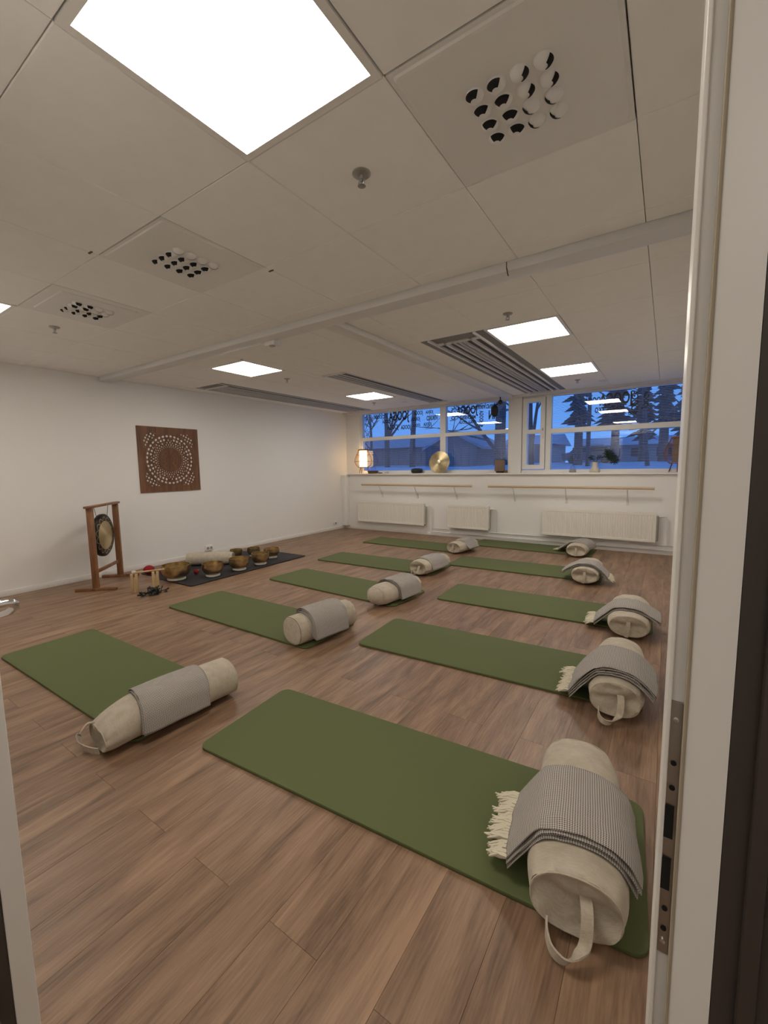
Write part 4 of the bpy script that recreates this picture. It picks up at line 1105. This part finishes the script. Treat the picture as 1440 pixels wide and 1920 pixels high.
BW = [(-4.76, 2.70, .325, .155, 'largest bronze singing bowl, at the gong end of the black mat', 'gong end of the black mat'), (-4.52, 3.02, .252, .140, 'bronze singing bowl second from the gong end in the front row', 'second front bowl'),
      (-4.50, 3.385, .252, .135, 'bronze singing bowl third from the gong end in the front row', 'third front bowl'), (-4.51, 3.735, .236, .135, 'bronze singing bowl fourth from the gong end in the front row', 'fourth front bowl'),
      (-5.17, 3.85, .178, .105, 'small bronze singing bowl next to the plain bolster end', 'bowl next to the bolster'), (-5.03, 4.05, .192, .11, 'bronze singing bowl in the back row beside the small one', 'back row middle bowl'), (-4.70, 4.10, .225, .118, 'bronze singing bowl farthest from the gong', 'bowl farthest from the gong')]
for x, y, D, h, lab, wh in BW:
    zb = .0128 if x > -4.98 else .0066
    R = D*.27
    o = link('ring_cushion', ring_mesh(R), FELT); o.location = (x, y, zb); tag(o, 'white cloth ring cushion under the %s' % wh if 'bowl' in wh else 'white cloth ring cushion under the largest bowl', 'ring cushion', 'ring cushions under the bowls')
    o = link('singing_bowl', bowl_mesh(D, h), BRASS); o.location = (x, y, zb+.0255); tag(o, lab, 'singing bowl', 'bronze singing bowls')
def mallet(x, y, z, r, a, l, lab):
    t = thing('mallet', lab, 'mallet', (x, y, z), a, 'red felt mallets')
    MB().sphere((0, 0, r), r, 12, (1.15, 1, 1)).build('felt_head', RED, t, True)
    MB().tube([(.0, 0, r), (l, 0, .012)], .007, 8).build('handle', GONGW, t, True)
mallet(-5.34, 2.68, .0065, .056, 1.2, .26, 'large red felt mallet at the gong end of the black mat')
mallet(-5.14, 2.765, .0065, .045, 1.9, .24, 'red felt mallet tucked behind the largest bowl')
mallet(-4.80, 2.975, .0126, .030, 2.4, .18, 'small red felt mallet between the two front bowls')

# ------------------------------------------------------------------ things on the sill
SY = 7.135
def rattan_lamp(x, y, s, lit, label):
    t = thing('rattan_lamp', label, 'lamp', (x, y, SILL), 0)
    z0, z1 = .125*s, .49*s
    def rad(f): 
        return s*(.095+.090*math.sin(PI*min(1, (f*1.0)**.75*.80+.14))**1.1) if f < 1 else .09*s
    K = [(0, .105), (.12, .150), (.25, .176), (.36, .182), (.5, .172), (.7, .142), (.88, .112), (1, .095)]
    def rad(f):
        for (a, ra), (b, rb) in zip(K[:-1], K[1:]):
            if a <= f <= b: q = (f-a)/(b-a); return (ra+(rb-ra)*q)*s
        return K[-1][1]*s
    b = MB(); n = 44
    for k in range(n):
        a = 2*PI*k/n
        b.tube([(rad(j/10)*math.cos(a), rad(j/10)*math.sin(a), z0+(z1-z0)*j/10) for j in range(11)], .0022*s, 4, cap=False)
    b.build('rattan_shade', RATTAN, t)
    b = MB()
    for f, r_ in ((0, .006), (.33, .004), (.70, .004), (1, .007)): b.torus(rad(f), r_*s, z0+(z1-z0)*f, 40, 6)
    b.torus(rad(.97), .006*s, z0+(z1-z0)*.975, 40, 6)
    b.build('hoop', RATTAN, t, True)
    m = PAPER if not lit else emis('lamp_shade_glow', (1, .66, .33), 6.0)
    MB().lathe([(.0, z0+.012), (.078*s, z0+.012), (.078*s, z1-.02), (.0, z1-.02)], 28).build('inner_shade', m, t, True)
    for k in range(3):
        a = 2*PI*k/3+.45; c, d = math.cos(a), math.sin(a)
        MB().tube([(.085*s*c, .085*s*d, z0+.005), (.128*s*c, .128*s*d, .005)], [.009*s, .006*s], 8).build('leg', LEGW, t, True)
    MB().torus(.088*s, .005*s, z0, 30, 6).build('leg_ring', LEGW, t, True)
rattan_lamp(-5.262, SY+.0, 1.0, True, 'lit rattan table lamp on the sill in the corner')
rattan_lamp(.125, SY, .98, False, 'unlit brown rattan table lamp on the sill beside the door frame')
t = thing('glass_dome', 'small glass dome on a brown wooden base beside the lit lamp', 'ornament', (-5.02, SY-.01, SILL))
MB().lathe([(.09, 0), (.098, .01), (.108, .05), (.114, .056), (.0, .056)], 28).build('wooden_base', DWOOD, t, True)
MB().lathe([(.070, .058), (.075, .085), (.066, .12), (.042, .14), (.0, .147)], 24).build('dome', BLOWN, t, True)
o = MB().box(-.04, .04, -.02, .02, 0, .018, None, .005).build('wooden_block', DWOOD, None, True); o.location = (-4.84, SY, SILL); tag(o, 'tiny dark wooden block on the sill beside the glass dome', 'block')
t = thing('glass_tealights', 'pair of small clear glass tealight holders on the sill', 'candle holder', (-4.69, SY, SILL))
for x in (-.026, .026):
    MB().lathe([(.018, 0), (.022, .004), (.023, .035), (.020, .035), (.019, .006), (0, .006)], 16, Matrix.Translation((x, 0, 0))).build('glass_cup', BLOWN, t, True)
    MB().lathe([(0, .007), (.016, .007), (.016, .018), (0, .018)], 14, Matrix.Translation((x, 0, 0))).build('candle', FELT, t, True)
t = thing('bluetooth_speaker', 'low round black speaker lying on the sill', 'speaker', (-3.99, SY, SILL))
MB().lathe([(.085, 0), (.108, .012), (.116, .045), (.108, .078), (.085, .090), (.0, .092)], 30).build('body', BLACKP, t, True)
MB().lathe([(.0, .0), (.06, .0), (.062, .003), (.0, .004)], 24, Matrix.Translation((0, 0, .0918))).build('button_plate', CORD, t, True)
t = thing('cymbal', 'large round brass cymbal gong leaning against the window mullion', 'cymbal', (-3.513, SY-.01, SILL))
Mx = Matrix.Translation((0, 0, .202)) @ Matrix.Rotation(math.radians(-10), 4, 'X') @ Matrix.Rotation(PI/2, 4, 'X')
MB().lathe([(.0, .035), (.02, .034), (.035, .028), (.042, .018), (.10, .010), (.205, .0), (.209, -.002), (.205, -.004), (.10, .006), (.0, .03)], 56).build('plate', CYMB, t, True, 30).matrix_local = Mx
MB().lathe([(.0, .040), (.035, .036), (.038, .026), (.036, .024), (0, .03)], 28, Mx).build('bell', mat('bell_pale', (.75, .68, .50), .3, 1.0), t, True)
t = thing('cork_canister', 'cork coloured round canister with dark base on the sill', 'canister', (-2.376, SY, SILL))
MB().lathe([(.0, 0), (.062, 0), (.064, .030), (.0, .030)], 28).build('base', BLACKP, t, True)
MB().lathe([(.0, .03), (.078, .03), (.086, .042), (.086, .20), (.078, .215), (.0, .215)], 32).build('body', CORK, t, True)
MB().lathe([(.0, .215), (.07, .215), (.07, .228), (.0, .232)], 28).build('lid', DWOOD, t, True)
MB().lathe([(.0, .232), (.014, .232), (.016, .252), (0, .255)], 14).build('knob', BLOWN, t, True)
o = MB().box(-.028, .028, -.02, .02, 0, .045, None, .005).build('dark_box', DWOOD, None, True); o.location = (-2.27, SY-.015, SILL); tag(o, 'small dark brown box between cork canister and window post', 'box')
t = thing('hourglass', 'tall clear hourglass with grey sand on the sill', 'hourglass', (-1.222, SY, SILL))
pr = [(.040, .0), (.050, .02), (.046, .05), (.024, .10), (.007, .145), (.007, .15), (.022, .185), (.045, .225), (.053, .265), (.046, .30), (.025, .318), (.0, .322)]
MB().lathe(pr, 28).build('glass_bulbs', BLOWN, t, True)
MB().lathe([(.0, .001), (.038, .002), (.048, .02), (.045, .046), (.02, .058), (.0, .062)], 24).build('sand', SAND, t, True)
MB().lathe([(.0, .0), (.05, .0), (.052, .008), (.0, .01)], 24).build('base_ring', SAND, t, True)
t = thing('vase', 'small cream ceramic bottle vase on the sill', 'vase', (-.912, SY, SILL))
MB().lathe([(.0, 0), (.066, 0), (.076, .015), (.074, .035), (.060, .060), (.044, .078), (.040, .10), (.040, .150), (.043, .156), (.036, .156), (.033, .10), (.0, .03)], 32).build('body', CERAM, t, True)
for s in range(6): pass
t = thing('pine_branch', 'dark green branch with needle tufts standing in the vase', 'branch', (-.912, SY, SILL+.03))
br = [[(0, 0, .0), (.01, 0, .12), (.05, -.005, .19), (.10, -.01, .24), (.16, -.01, .27)], [(0, 0, .0), (-.005, 0, .12), (-.03, 0, .17), (-.075, .0, .185)], [(.05, -.005, .19), (.12, -.01, .20), (.2, -.01, .19)]]
b = MB()
for p in br: b.tube(p, [.005, .0045, .004, .003, .002][:len(p)], 6)
b.build('stem', BARK, t, True)
rnd = random.Random(3); b = MB(); centres = [((.17, -.01, .26), .075, 120), ((.21, -.01, .20), .08, 130), ((.26, -.01, .15), .07, 110), ((-.06, 0, .19), .05, 40), ((.05, 0, .20), .04, 30)]
for c, r, n in centres:
    for k in range(n):
        d = Vector((rnd.gauss(0, 1), rnd.gauss(0, .8), rnd.gauss(0, 1)+.1)).normalized(); l = r*rnd.uniform(.6, 1.2); c0 = Vector(c)+Vector((rnd.uniform(-.02, .02), rnd.uniform(-.02, .02), rnd.uniform(-.02, .02)))
        sd = d.cross(Vector((0, 1, .2))).normalized()*.0035
        p = c0+d*l; q = c0+d*l*.5
        if p.y > .045: continue
        b.add([c0, q+sd, p, q-sd, q+Vector((0, -.002, 0))], [(0, 1, 4), (1, 2, 4), (2, 3, 4), (3, 0, 4)])
o = b.build('needle_tufts', LEAF, t); o['kind'] = 'stuff'
# hanging black speaker near the window post
t = thing('hanging_speaker', 'black loudspeaker hung from the ceiling beside the window post', 'speaker', (-2.44, 7.02, H-.05))
MB().sphere((0, 0, -.18), .072, 12, (.85, .75, 1.45)).build('body', BLACKP, t, True)
MB().sphere((.095, .0, -.045), .036, 10, (1, .9, 1.1)).build('mount_head', BLACKP, t, True)
MB().tube([(.0, 0, -.10), (.06, 0, -.06), (.095, 0, -.04), (.095, 0, .05)], .010, 8).build('bracket_arm', BLACKP, t, True)
